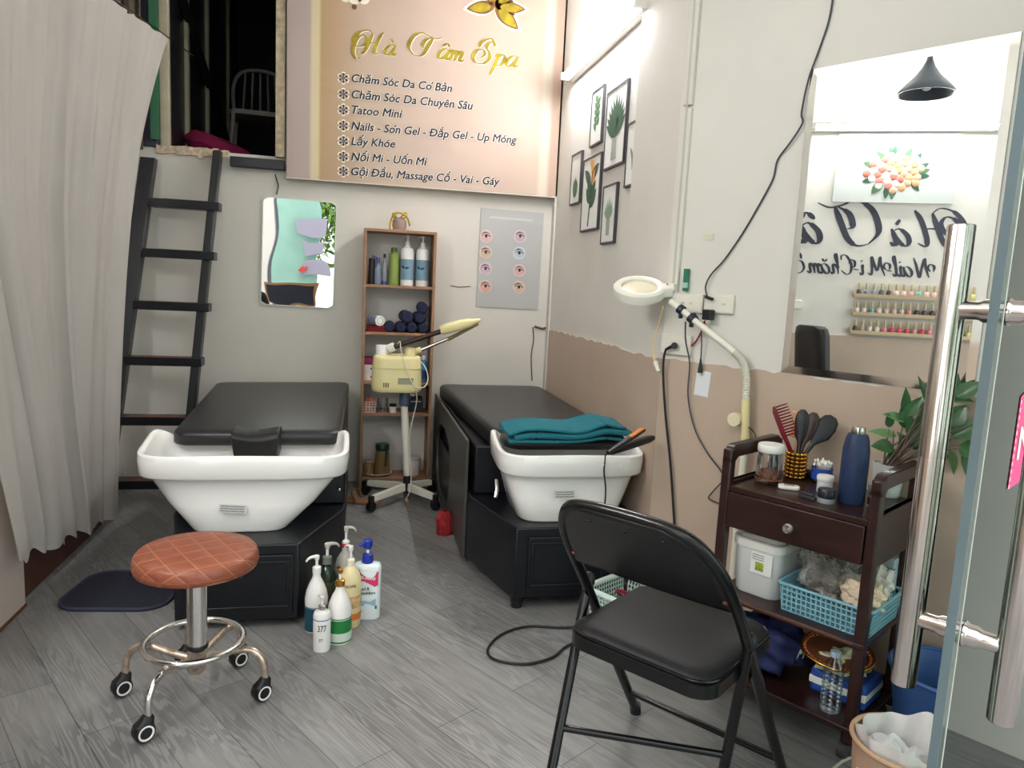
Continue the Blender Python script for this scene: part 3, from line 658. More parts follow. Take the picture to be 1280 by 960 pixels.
def bulb_prof(r, h): return [(0, 0), (r*.95, 0), (r, h*.02), (r*1.0, h*.45), (r*1.02, h*.55), (r*.9, h*.68), (r*.62, h*.82), (r*.4, h*.9), (r*.34, h*.95), (r*.34, h)]
WB = mat('white bottle plastic', (232, 230, 226), .25, coat=.2)

# ------------------------------------------------------------------ tall open shelf at the back wall
YS = 4.28
sl, sr = BY(452, 450, YS).x, BY(541, 450, YS).x
zt = BY(500, 291, YS).z
tiers = [BY(500, y, YS).z for y in (357, 416, 478, 517, 598)]
t = thing('shelf_unit', 'narrow brown open shelf unit standing against the back wall', 'shelf', ((sl+sr)/2, YS, 0))
hw = (sr-sl)/2
for s in (-1, 1): MB().box(s*hw-(.016 if s > 0 else 0), 0, .0, s*hw+(.016 if s < 0 else 0), .20, zt).build('side_panel', LWOOD, t, bevel=.0015)
MB().box(-hw, -.002, zt, hw, .20, zt+.016).build('top_board', LWOOD, t, bevel=.0015)
for z in tiers: MB().box(-hw+.016, .002, z-.016, hw-.016, .195, z).build('shelf_board', LWOOD, t, bevel=.0015)
MB().box(-hw+.004, .195, tiers[-1]-.03, hw-.004, .203, zt).build('back_panel', mat('white back board', (206, 200, 194), .6), t)
def sx(px, tier): return BY(px, 450, YS).x
def on(px, tier, dy=.09): 
    z = zt+.016 if tier < 0 else tiers[tier]; b_ = BY(px, 400, YS+dy); return Vector((b_.x, YS+dy, z+.0005))
BLUELAB = mat('pale blue label', (120, 150, 170), .5, var=.12, vscale=20); GREENB = mat('green bottle', (122, 140, 66), .4)
# top of the shelf: ribbon-wrapped trinket
t = thing('gift_jar', 'small clear jar wrapped in shiny yellow ribbon on top of the shelf', 'jar', on(496, -1))
MB().lathe([(0, 0), (.034, 0), (.042, .03), (.04, .06), (.02, .075), (0, .075)]).build('jar', glassy('pinkish clear plastic', (220, 196, 190), .1, .6), t)
MB().ball((0, 0, .035), .028).build('filling', mat('dusty pink filling', (176, 140, 130), .7), t)
YEL = mat('shiny yellow ribbon', (206, 176, 44), .3, .3, bump=.4, bscale=90)
mb = MB(); mb.tube([(-.055, -.02, 0), (-.052, -.03, .05), (-.03, -.03, .095), (.01, -.03, .10), (.045, -.02, .075), (.06, -.02, .03)], .011, 8, sm=5, flat=.5); mb.build('ribbon', YEL, t)
mb = MB(); mb.tube([(-.01, .0, .07), (-.04, 0, .10), (-.03, .01, .075), (.0, 0, .075), (.035, 0, .11), (.04, 0, .08), (0, 0, .072)], .008, 8, sm=5, flat=.5); mb.build('bow', YEL, t)
# tier 1
bottle('shampoo_bottle', 'dark slim bottle, leftmost on the top tier of the shelf', on(463.5, 0), [(0, 0), (.021, 0), (.022, .01), (.019, .13), (.019, .15), (0, .15)], mat('dark brown plastic', (40, 30, 32), .4))
t = bottle('spray_bottle', 'clear spray bottle with a blue trigger on the top tier of the shelf', on(471, 0, .06), [(0, 0), (.018, 0), (.019, .09), (.010, .115), (.008, .125)], glassy('bluish clear plastic', (190, 206, 226), .1, .75), cap=(mat('blue trigger plastic', (46, 64, 130), .4), .011, .03))
MB().tube([(.0, -.005, .15), (-.028, -.01, .165), (-.032, -.01, .15)], .005, 8).build('trigger', MATS['blue trigger plastic'], t)
bottle('slim_bottle', 'slim clear bottle with blue base beside the green bottle on the shelf', on(479, 0, .09), [(0, 0), (.015, 0), (.016, .12), (.007, .14), (.007, .16)], glassy('grey clear plastic', (200, 208, 214), .1, .7), ((.003, .02, mat('blue band', (54, 78, 150), .4)),), cap=(BLACKPL, .008, .02))
bottle('green_bottle', 'olive green cylindrical bottle on the top tier of the shelf', on(490.5, 0), [(0, 0), (.029, 0), (.030, .01), (.030, .17), (.026, .185), (.016, .19), (.016, .198)], GREENB, cap=(mat('dark green cap', (88, 104, 50), .4), .018, .022))
for px, a, lab in ((507, 2.6, 'large white pump bottle with pale blue label beside the green bottle'), (526, 2.6, 'large white pump bottle with pale blue label, rightmost on the top tier')):
    t = bottle('pump_bottle', lab, on(px, 0), [(0, 0), (.037, 0), (.039, .01), (.039, .2), (.034, .218), (.02, .226), (.015, .24)], WB, ((.035, .155, BLUELAB),), pump=(WB, a, .055, .014), group='white pump bottles on the shelf')
    mb = MB()
    for a0, z0, l_ in ((-2.2, .105, .03), (-1.9, .11, .026), (-2.0, .095, .02)): leafshape(mb, 0, 0, l_, .007, .3 if a0 < -2 else 2.4)
    for v in mb.bm.verts: a_ = -pi/2-.45+v.co.x/.04; v.co = (.0405*cos(a_), .0405*sin(a_), .10+v.co.z)
    mb.build('leaf_print', mat('dark teal print', (36, 62, 66), .5), t)
# tier 2: rolled towels, red folded cloth, canister
NAVY = mat('navy towelling', (34, 38, 66), .95, bump=.5, bscale=160)
rolls = [(487, 0, .031, 0), (500.5, 0, .031, 0), (514, 0, .031, 0), (527.5, 0, .031, 0), (507, 1, .036, 0), (523, 1, .033, 0), (527, 2, .034, 0)]
wh = ['bottom row, left end', 'bottom row, second from left', 'bottom row, third from left', 'bottom row, right end', 'second row, left', 'second row, right', 'topmost of the heap']
for (px, lv, r, _), wtx in zip(rolls, wh):
    p = on(px, 1, .085); mb = MB(); pts = []
    z = r+lv*.058
    mb.lathe([(0, -.075), (r*.75, -.078), (r, -.068), (r, .068), (r*.75, .078), (0, .075)], (0, 0, 0), 20, M=RXM)
    o = mb.build('rolled_towel', NAVY, origin=0); o.location = p+Vector((0, 0, z)); o.rotation_euler = (0, random.uniform(-3, 3), random.uniform(-.08, .08))
    tag(o, 'navy rolled towel on the second shelf tier, '+wtx, 'towel', 'rolled navy towels')
    mb = MB(); sp = [Vector((r*(.15+.75*k/40)*cos(k*.42), -.0785+.010*(k/40)**3, r*(.15+.75*k/40)*sin(k*.42))) for k in range(41)]; mb.tube(sp, .0022, 5); mb.build('roll_edge', mat('navy towel edge', (48, 52, 84), .95), o)
p = on(472, 1, .09); mb = MB()
for k in range(3): mb.prism(rrect(.125, .15, .02), lambda u, v, w: (u, v, w), .011*k, .011*k+.0095)
o = mb.build('folded_cloth', mat('dark red cloth', (116, 28, 34), .9, bump=.3, bscale=120), bevel=.003, origin=0); o.location = p; tag(o, 'dark red folded cloth at the left of the second shelf tier', 'cloth')
p = on(470, 1, .05); t = thing('canister', 'small white and blue canister lying on the red cloth', 'canister', p+Vector((0, 0, .065)), .5)
MB().cyl((0, -.04, 0), (0, .05, 0), .029).build('body', mat('pale blue print', (136, 150, 180), .5, var=.2, vscale=40), t); MB().cyl((0, -.048, 0), (0, -.04, 0), .030).build('lid', WPL, t)
MB().torus((0, -.0485, 0), .020, .0016, 24, RXM, 6).build('lid_ring', mat('grey ring', (120, 124, 134), .5), t)
# tier 3
def carton(name, label, p, w_, d_, h_, m_, rz=0., stripe=None, cat='box'):
    t = thing(name, label, cat, p, rz)
    MB().box(-w_/2, 0, 0, w_/2, d_, h_).build('carton', m_, t, bevel=.0015)
    if stripe: MB().box(stripe[0], -.0008, stripe[1], stripe[2], .0002, stripe[3]).build('printed_mark', stripe[4], t)
    return t
p = on(462.5, 2, .05); z0 = p.z
carton('box', 'lower white box of the stack at the left of the third tier', p, .075, .12, .048, mat('white carton', (222, 216, 212), .6), 0, (.008, .018, .03, .026, INK))
carton('box', 'upper white box of the stack at the left of the third tier', Vector((p.x, p.y, z0+.049)), .075, .12, .045, MATS['white carton'], 0, (.008, .018, .03, .026, INK))
carton('box', 'magenta box on top of the white boxes on the third tier', Vector((p.x, p.y, z0+.095)), .074, .12, .04, mat('magenta carton', (140, 34, 84), .5))
t = thing('plastic_bag', 'clear plastic bag of papers standing behind the steamer on the third tier', 'bag', on(487, 2, .13))
mb = MB(); mb.prism([(-.07, 0), (.07, 0), (.072, .17), (.05, .185), (-.06, .18)], lambda u, v, w: (u, w, v), -.01, .02); mb.build('film', CLEAR, t)
MB().box(-.055, -.002, .002, .055, .012, .15).build('papers', mat('beige papers', (186, 174, 158), .7), t)
bottle('blue_bottle', 'bright blue bottle at the right of the third shelf tier', on(531, 2, .06), [(0, 0), (.022, 0), (.024, .01), (.024, .11), (.014, .125), (.012, .135)], mat('bright blue plastic', (48, 130, 176), .35), ((.02, .07, mat('navy label', (50, 60, 110), .5)),), cap=(WPL, .014, .022))
bottle('pale_bottle', 'pale clear bottle beside the blue bottle on the third shelf tier', on(521, 2, .13), [(0, 0), (.02, 0), (.021, .01), (.021, .13), (.010, .15), (.010, .16)], glassy('pale blue clear plastic', (205, 216, 220), .1, .7), cap=(BLACKPL, .011, .02))
# tier 4
t = thing('lattice_basket', 'small pink lattice basket with orange packets on the fourth shelf tier', 'basket', on(464, 3, .06))
LAT = mat('pale pink plastic', (206, 178, 168), .5); w_, h_ = .038, .066
for s in (-1, 1):
    mb = MB()
    for k in range(5): mb.box(-w_+k*(2*w_-.006)/4, (-.03 if s < 0 else .06), 0, -w_+k*(2*w_-.006)/4+.006, (-.027 if s < 0 else .063), h_)
    for k in range(5): mb.box(-w_, (-.031 if s < 0 else .061), k*(h_-.006)/4, w_, (-.027 if s < 0 else .064), k*(h_-.006)/4+.006)
    mb.build('lattice_side', LAT, t)
    mb = MB()
    for k in range(5): mb.box(s*w_-.002, -.03+k*.021, 0, s*w_+.002, -.024+k*.021, h_)
    for k in range(5): mb.box(s*w_-.0025, -.03, k*(h_-.006)/4, s*w_+.0025, .063, k*(h_-.006)/4+.006)
    mb.build('lattice_end', LAT, t)
MB().box(-w_, -.03, 0, w_, .063, .003).build('floor_plate', LAT, t)
for px, lab, a in ((460.5, 'left crumpled orange packet in the pink lattice basket', .2), (467.5, 'right crumpled orange packet in the pink lattice basket', -.3)):
    p = on(px, 3, .075); mb = MB().ball((0, 0, 0), .02, .8, .5, 1.7)
    for v in mb.bm.verts: v.co += Vector((random.uniform(-.003, .003), random.uniform(-.003, .003), random.uniform(-.004, .004)))
    o = mb.build('packet', mat('orange foil', (206, 96, 62), .4, var=.3, vscale=30), origin=0); o.location = p+Vector((0, 0, .052)); o.rotation_euler = (0, a, 0); tag(o, lab, 'packet', 'orange packets')
t = thing('glass_tumbler', 'clear glass tumbler standing beside the pink lattice basket', 'glass', on(481, 3, .06)); MB().lathe([(0, 0), (.03, 0), (.034, .085), (.032, .085), (.028, .006), (0, .006)]).build('glass', CLEAR, t)
t = thing('small_jar', 'small white jar behind the steamer pole on the fourth tier', 'jar', on(494, 3, .05)); MB().lathe([(0, 0), (.02, 0), (.02, .035), (0, .035)]).build('body', WPL, t); MB().lathe([(.021, .0355), (.021, .05), (0, .05)]).build('lid', BLACKPL, t)
carton('box', 'dark blue box at the right of the fourth shelf tier', on(523, 3, .06), .085, .1, .085, mat('dark navy carton', (34, 38, 56), .5), 0, (-.03, .06, .03, .068, mat('silver print', (176, 178, 184), .4)))
# tier 5 (bottom)
t = thing('plate', 'white round plate under the amber pitcher on the bottom shelf tier', 'plate', on(476.5, 4, .09)); MB().lathe([(0, .004), (.06, .004), (.088, .016), (.09, .018), (.088, .013), (.06, 0), (0, 0)], seg=36, sx=1.0, sy=.8).build('dish', CERAM, t)
AMB = mat('amber grain', (130, 92, 44), .8, var=.45, vscale=160)
t = thing('pitcher', 'amber glass pitcher with a dark green lid on the bottom shelf tier', 'pitcher', on(481, 4, .085)+Vector((.005, 0, .0055)))
MB().lathe([(0, 0), (.048, 0), (.050, .01), (.042, .12), (.038, .15), (.036, .15), (.040, .12), (.047, .012), (0, .006)]).build('glass', glassy('amber glass', (206, 172, 120), .05, .7), t)
MB().lathe([(0, .008), (.045, .013), (.043, .06), (0, .064)]).build('contents', AMB, t); MB().lathe([(.040, .151), (.042, .155), (.042, .185), (.038, .19), (0, .19)]).build('lid', mat('dark green plastic', (24, 58, 52), .35), t)
MB().tube([(.02, -.046, .06), (.022, -.05, .13), (.022, -.043, .17)], .005, 8).build('spout', MATS['dark green plastic'], t)
t = thing('spice_jar', 'small amber jar left of the pitcher on the white plate', 'jar', on(465, 4, .09)+Vector((0, 0, .015)))
MB().lathe([(0, 0), (.032, 0), (.032, .05), (.026, .058), (.026, .066), (.024, .066), (.024, .056), (.030, .048), (.030, .004), (0, .004)]).build('glass', MATS['amber glass'], t); MB().lathe([(0, .005), (.028, .005), (.028, .04), (0, .043)]).build('contents', AMB, t)
MB().lathe([(.027, .0665), (.028, .075), (0, .077)]).build('lid', mat('pinkish lid', (180, 140, 124), .5), t)
t = thing('canister', 'white canister right of the steamer pole on the bottom shelf tier', 'canister', on(521, 4, .08)); MB().lathe([(0, 0), (.045, 0), (.048, .005), (.05, .098), (0, .098)]).build('body', mat('white canister plastic', (214, 204, 198), .4), t); MB().lathe([(.051, .0985), (.052, .112), (.048, .117), (0, .118)]).build('lid', mat('grey lid', (176, 168, 162), .4), t)

# ------------------------------------------------------------------ facial steamer on a castor stand
bc = Z(508, 615, .05); bc.z = 0
t = thing('facial_steamer', 'cream facial steamer with two raised arms on a castor stand before the shelf', 'steamer', bc)
px0 = BY(504, 560, bc.y).x-bc.x; 
SZ = lambda y: BY(504, y, bc.y).z
MB().cyl((0, 0, .05), (0, 0, SZ(594)), .020).build('hub', BLACKPL, t)
for k, (ex, ey) in enumerate(((463, 624), (545, 622), (457, 603), (540, 602))):
    e_ = (Z(ex, ey, .075)-bc)*.94
    e_.z = .075; d_ = e_.normalized(); pr = Vector((-d_.y, d_.x, 0)).normalized()
    a_ = Vector((0, 0, .085))+Vector((d_.x, d_.y, 0)).normalized()*.025
    def rg(p, h, ww): return [p-pr*ww+Vector((0, 0, -h)), p+pr*ww+Vector((0, 0, -h)), p+pr*ww*.8+Vector((0, 0, h)), p-pr*ww*.8+Vector((0, 0, h))]
    MB().loft([rg(a_, .022, .016), rg(e_, .016, .016)]).build('base_arm', IVORY, t, bevel=.003)
    c_ = MB(); c_.cyl(e_+d_*.012+Vector((0, 0, .012)), e_+d_*.012+Vector((0, 0, -.035)), .017, seg=14); c_ = c_.build('castor', BLACKPL, t)
    MB().cyl(e_+d_*.012+pr*.014+Vector((0, 0, -.047)), e_+d_*.012-pr*.014+Vector((0, 0, -.047)), .027).build('wheel', BLACKPL, c_)
zc0, zc1 = SZ(507), SZ(495)
pxo = BY(504, 560, bc.y).x-bc.x
MB().cyl((0, 0, SZ(594)), (pxo, 0, zc0), .0205).build('pole', IVORY, t)
MB().lathe([(.026, zc0), (.030, zc0+.01), (.030, zc1+.03), (.024, zc1+.04), (0, zc1+.04)], (pxo, 0, 0), 20).build('clamp_collar', mat('grey blue plastic', (84, 94, 112), .4), t)
MB().cyl((pxo+.03, -.005, zc1+.01), (pxo+.055, -.01, zc1+.01), .012).build('clamp_knob', STEEL, t)
h0 = BY(464, 488, bc.y).x-bc.x; h1 = BY(526, 488, bc.y).x-bc.x; zb, ztop = SZ(488), SZ(444)
cxm = (h0+h1)/2; hwid = (h1-h0)/2
MB().cyl((pxo, 0, zc1+.03), (pxo, 0, zb+.01), .016).build('neck', IVORY, t)
rings = []
for z, k in ((zb, .94), (zb+.008, .985), (zb+.03, 1.0), ((zb+ztop)/2, .985), (ztop-.02, .95), (ztop-.006, .92), (ztop, .86)): rings.append([(cxm+u*k+.004*(1-k)*0, v*k, z) for u, v in rrect(hwid*2, .20, .07, 6)])
MB().loft(rings).build('housing', CREAM, t, sharp=50)
zs = zb+(ztop-zb)*.66
MB().loft([[(cxm+u, v, z) for u, v in rrect(hwid*2*1.0, .2*1.0, .07, 6)] for z in (zs, zs+.002)]).build('seam', mat('cream seam', (188, 176, 120), .5), t)
for k in range(4): MB().box(cxm-hwid*.55+.0085*k, -.1015, zb+.03, cxm-hwid*.55+.0085*k+.004, -.098, zb+.055).build('vent_slot', BLACKPL, t)
MB().box(cxm+hwid*.02, -.1012, zb+.048, cxm+hwid*.62, -.097, zb+.078).build('rating_label', mat('grey label', (158, 156, 132), .5, var=.3, vscale=90, stretch=(1, 1, 8)), t)
MB().box(cxm+hwid*.02, -.1018, zb+.078, cxm+hwid*.62, -.097, zb+.0815).build('label_bar', mat('label print', (110, 108, 96), .5), t)
# arms
def S(px, py, dy=0): q_ = BY(px, py, bc.y+dy); return q_-bc
zt_ = ztop
a0 = S(478, 440); 
MB().lathe([(.037, ztop-.001), (.037, ztop+.05), (.034, ztop+.054), (0, ztop+.054)], (a0.x, 0, 0), 24).build('white_knob', WPL, t)
MB().cyl(S(486, 436, -.02), S(493, 433, -.03), .024).build('white_joint', WPL, t)
MB().cyl(S(492, 434, -.03), S(552, 414, -.05), .0135).build('upper_arm', mat('dark brown metal', (60, 46, 42), .35, .5), t)
MB().lathe([(.032, ztop-.001), (.033, ztop+.03), (.026, ztop+.042), (0, ztop+.042)], (S(513, 440).x, 0, 0), 24).build('yellow_knob', CREAM, t)
MB().cyl(S(518, 440, .03), S(526, 437, .035), .018).build('yellow_joint', CREAM, t)
MB().cyl(S(525, 438, .03), S(568, 420, .0), .010).build('lower_arm', CHROME, t)
hd = MB(); A_, B_ = S(550, 413, -.05), S(600, 400, -.05); d_ = (B_-A_).normalized(); pz = Vector((0, 0, 1)); pz = (pz-d_*pz.dot(d_)).normalized(); pyv = d_.cross(pz)
rr = [(0, .018), (.012, .026), (.06, .030), (.12, .030), (.17, .026), (.19, .018), (.235, .010)]
hd.loft([[A_+d_*u+pz*(k*a)+pyv*(k*1.1*b) for a, b in sup(1, 1, 3, 20)] for u, k in rr]); hd.build('steam_head', CREAM, t)
MB().loft([[A_+d_*u-pyv*(.026+.008)+pz*(a*.013)+d_*0-pyv*b*.004 for a, b in sup(1, 1, 3, 12)] for u in (.075, .165)]).build('head_window', mat('amber window', (196, 170, 120), .15), t)
MB().cyl(S(560, 424, .0), S(598, 405, -.02), .012, .007).build('nozzle', mat('olive plastic', (150, 140, 96), .4), t)
cp = [S(497, 430, -.07), S(500, 427, -.09), S(501, 436, -.11), S(505, 455, -.112), S(514, 476, -.115), S(519, 484, -.11), S(530, 484, -.08), S(535, 474, -.05), S(532, 460, -.03), S(526, 452, .0)]
MB().tube(cp, .0028, 8, sm=6).build('hose', mat('white cord', (222, 214, 200), .5), t)
cp = [S(519, 484, -.11), S(521, 500, -.08), S(517, 520, -.06), S(512, 545, -.05), S(513, 580, -.05), S(514, 600, -.05), Z(511, 617, .06)-bc, Z(508, 622, .03)-bc]
MB().tube(cp, .0028, 8, sm=6).build('power_cord', MATS['white cord'], t)
MB().ball(Z(508, 626, .03)-bc, .014, 1, 1, 1.3).build('plug', mat('brown plug', (150, 122, 100), .5), t)
# brown sandal-like thing by the bed
p = Z(446, 612, .0)
mb = MB(); mb.prism([(-.045, -.12), (.045, -.12), (.05, .02), (.03, .12), (-.03, .12), (-.04, 0)], lambda u, v, w: (u, v, w), 0, .018)
t = thing('sandal', 'brown sandal on the floor between the left bed and the shelf', 'sandal', Vector((.03, 4.05, 0)), 1.2)
mb.build('sole', mat('tan sole', (150, 112, 84), .6), t, bevel=.004)
MB().tube([(-.05, .0, .01), (-.04, .02, .06), (0, .03, .075), (.04, .02, .06), (.05, 0, .01)], .011, 8, sm=5, flat=.4).build('strap', mat('brown strap', (128, 86, 60), .6), t)

# ------------------------------------------------------------------ the two shampoo beds
def basin(t, xl, xr, yf, yr, zr, zb, bl_, br_, label_px):
    """rounded trough: rim band, tapering body, hollow bowl; arms rise toward the bed"""
    n = 56; cx, cy = (xl+xr)/2, (yf+yr)/2; a, b = (xr-xl)/2, (yr-yf)/2
    def ring(da, db, z, rise, e=4.2, bx=None, yo=0., hump=0.):
        out = []
        for u, v in sup(1, 1, e, n):
            A_, c_ = (a+da, cx) if bx is None else ((bx[1]-bx[0])/2, (bx[0]+bx[1])/2)
            x = c_+A_*u; y = cy+yo+(b+db)*v; f = (v+1)/2
            sd = min(1, abs(u)**6+max(0, .5-f)*2); zz = z+rise*(max(0, f-.12)/.88)**1.5*sd-(.022*(1-abs(u)**6)*max(0, (f-.55)/.45) if z > zb+.1 else 0)
            if hump: zz += hump*max(0, 1-(u/.75)**2)*max(0, -v)
            out.append((x, y, zz))
        return out
    bb = (bl_, br_)
    mid = lambda f, ex: (bl_+(xl-bl_)*f-ex, br_+(xr-br_)*f+ex)
    R = [ring(0, -.040, zb, 0, 5, bb, -.0), ring(0, -.034, zb+.006, 0, 5, (bl_-.008, br_+.008)),
         ring(0, -.036, zb+(zr-.085-zb)*.5, .02, 4.5, mid(.55, -.012)), ring(0, -.034, zr-.10, .03, 4.2, mid(.92, -.022)),
         ring(-.028, -.028, zr-.088, .045), ring(-.006, -.006, zr-.086, .05), ring(0, 0, zr-.078, .055), ring(.004, .004, zr-.03, .07), ring(.002, .002, zr-.006, .075, hump=.004),
         ring(-.006, -.006, zr, .075, hump=.005), ring(-.016, -.016, zr-.002, .075, hump=.004), ring(-.022, -.022, zr-.012, .074), ring(-.04, -.04, zr-.09, .02), ring(-.08, -.07, zr-.15, 0), ring(-.16, -.12, zr-.18, 0)]
    mb = MB().loft(R, True, True); o = mb.build('basin', CERAM, t, True, sharp=50)
    c_ = loc(t, Vector((cx, yf+.05, zb)))
    return o
def cushion(t, quad, z0, z1, nm='cushion', r=.03):
    """padded slab; quad = front-left, front-right, rear-right, rear-left (x, y)"""
    P = [Vector((x, y, 0)) for x, y in quad]; c = sum(P, Vector())/4
    def ring(ins, z):
        out = []
        for i in range(4):
            p, a, b = P[i], P[i-1], P[(i+1) % 4]
            for k in range(6):
                f = k/5; rr = .05
                q = p+(a-p).normalized()*rr*(1-f)+(b-p).normalized()*rr*f; q = q*.5+(p+((a-p).normalized()*rr*(1-f)**2+(b-p).normalized()*rr*f**2))*.5
                d_ = (c-q).normalized(); out.append(q+d_*ins+Vector((0, 0, z)))
        return out
    h = z1-z0
    mb = MB().loft([ring(.012, z0), ring(0, z0+h*.15), ring(0, z0+h*.72), ring(.008, z0+h*.88), ring(.025, z0+h*.97), ring(.06, z1), ring(.2, z1+.004)])
    o = mb.build(nm, BLACKP, t, True, sharp=60)
    return o
def cabinet(t, poly, z1, z0=.05):
    mb = MB().prism(poly, lambda u, v, w: (u, v, w), z0, z1); o = mb.build('base_cabinet', BLACKL, t, True, bevel=.006)
    return o
def door_panel(t, x0, x1, y, z0, z1):
    d_ = MB().box(x0, y-.012, z0, x1, y, z1).build('cabinet_door', BLACKL, t, True, bevel=.003)
    for (a0, b0_, a1, b1_) in ((x0+.012, z0+.02, x1-.012, z0+.03), (x0+.012, z1-.03, x1-.012, z1-.02), (x0+.012, z0+.03, x0+.022, z1-.03), (x1-.022, z0+.03, x1-.012, z1-.03)):
        MB().box(a0, y-.017, b0_, a1, y-.012, b1_).build('door_bead', BLACKL, d_, True, bevel=.002)
STK = mat('grey sticker', (196, 196, 192), .5); STKP = mat('sticker print', (130, 132, 130), .6, var=.5, vscale=160, stretch=(1, 1, 3))
def sticker(t, px, w_, h_, obj_y, tilt=0.):
    p = BY(px[0], px[1], obj_y)
    s_ = MB().box(-w_/2, -.0015, -h_/2, w_/2, .0, h_/2).build('sticker', STK, t)
    s_.location = loc(t, p); s_.rotation_euler = (-.30, tilt, 0)
    for k in range(3): MB().box(-w_*.45, -.0022, h_*(-.38+.28*k), w_*.44, -.0014, h_*(-.2+.28*k)).build('print_line', STKP, s_)
# left bed
BZ = .64
t = thing('shampoo_bed', 'left shampoo bed with black cushion and white ceramic basin, behind the brown stool', 'bed', (-.38, 3.55, 0))
cabinet(t, [(-.60, 2.56), (-.185, 2.56), (-.035, 2.96), (-.035, 4.40), (-.69, 4.40), (-.69, 2.93)], .312, .03)
MB().prism([(-.70, 3.02), (-.035, 3.02), (-.04, 4.42), (-.75, 4.42)], lambda u, v, w: (u, v, w), .312, BZ-.085).build('bed_box', BLACKL, t, True, bevel=.008)
door_panel(t, -.575, -.205, 2.56, .06, .275)
cushion(t, [(-.690, 2.93), (-.050, 2.95), (-.040, 4.44), (-.775, 4.34)], BZ-.06, BZ)
basin(t, -.765, -.022, 2.655, 3.04, .602, .312, -.575, -.245, None)
mb = MB()   # neck rest: curved pad at the front lip of the cushion
nc = Z(320, 555, .60); W2 = .088
def nring(f): 
    x = nc.x-W2+2*W2*f; dip = .014*sin(pi*f); tap = .012*(1-abs(2*f-1))
    return [(x, 2.965, .66-dip), (x, 2.86, .652-dip), (x, 2.845, .635-dip), (x*.92+nc.x*.08, 2.87, .555), (x*.92+nc.x*.08, 2.92, .535), (x, 2.97, .56)]
mb.loft([nring(k/10) for k in range(11)]); mb.build('neck_rest', BLACKPL, t, True, sharp=45, bevel=.006)
sticker(t, (291, 636), .095, .03, 2.676, .07)
for px in ((424, 568),): MB().ball(BY(px[0], 612, 3.0), .008).build('bolt', STEEL, t, True)
# right bed
t = thing('shampoo_bed', 'right shampoo bed beside the beige wall, with a teal towel on its basin', 'bed', (.86, 3.55, 0))
cabinet(t, [(.615, 2.60), (1.06, 2.60), (1.155, 2.8), (1.155, 4.42), (.50, 4.42), (.50, 3.02)], .335, .05)
door_panel(t, .665, 1.03, 2.60, .08, .30)
for x, y in ((.64, 2.64), (1.04, 2.64), (.53, 4.3), (1.1, 4.3)): MB().cyl((x, y, 0), (x, y, .06), .022, .026).build('foot', BLACKPL, t, True)
MB().prism([(.52, 3.06), (1.15, 3.06), (1.15, 4.42), (.52, 4.42)], lambda u, v, w: (u, v, w), .335, BZ-.085).build('bed_box', BLACKL, t, True, bevel=.008)
# side skirt board with an arched opening
ys = lambda px: RX(px, 560, .50).y
def hole_board():
    Y0, Y1, z0, z1 = 3.10, 4.46, .03, BZ-.07; hy0, hy1, hz0, hz1 = 3.62, 4.25, .06, .46
    out = [(Y0, z0), (Y1, z0), (Y1, z1), (Y0, z1)]
    n = 40; mb = MB(); oi, ii = [], []
    for k in range(n):
        a_ = 2*pi*k/n; c_, s_ = cos(a_), sin(a_)
        m_ = max(abs(c_), abs(s_)); oi.append(((Y0+Y1)/2+(Y1-Y0)/2*c_/m_, (z0+z1)/2+(z1-z0)/2*s_/m_))
        ex = 2.6; hh = (abs(c_)**ex+abs(s_)**ex)**(-1/ex); ii.append(((hy0+hy1)/2+(hy1-hy0)/2*c_*hh, (hz0+hz1)/2+(hz1-hz0)/2*s_*hh))
    mk = lambda pts, x: [Vector((x, y, z)) for y, z in pts]
    R = [mk(oi, .485), mk(ii, .485), mk(ii, .498), mk(oi, .498), mk(oi, .485)]
    mb.loft(R, False, False); return mb
hole_board().build('side_board', mat('dark grey vinyl board', (66, 65, 62), .4), t, True, sharp=30)
cushion(t, [(.585, 2.99), (1.145, 2.99), (1.15, 4.44), (.505, 4.44)], BZ-.085, BZ)
cushion(t, [(.605, 2.80), (1.12, 2.80), (1.12, 3.0), (.605, 3.0)], BZ-.044, BZ-.004, 'head_cushion')
basin(t, .560, 1.163, 2.625, 3.04, .610, .335, .655, 1.05, None)
sticker(t, (706, 618), .085, .032, 2.628, 0)
MB().tube([Z(620, 600, .47), Z(621, 612, .44), Z(619, 622, .41)], .008, 8).build('tap_lever', STEEL, t, True)
rd = MB().lathe([(0, 0), (.04, 0), (.045, .08), (.02, .12), (0, .12)]); 
for v in rd.bm.verts: v.co += Vector((random.uniform(-.006, .006), random.uniform(-.006, .006), 0))
o = rd.build('red_bundle', mat('red cloth', (150, 34, 38), .8, var=.3, vscale=30), origin=0); o.location = (.455, 3.50, 0); tag(o, 'small red bundle on the floor beside the right bed opening', 'bundle')
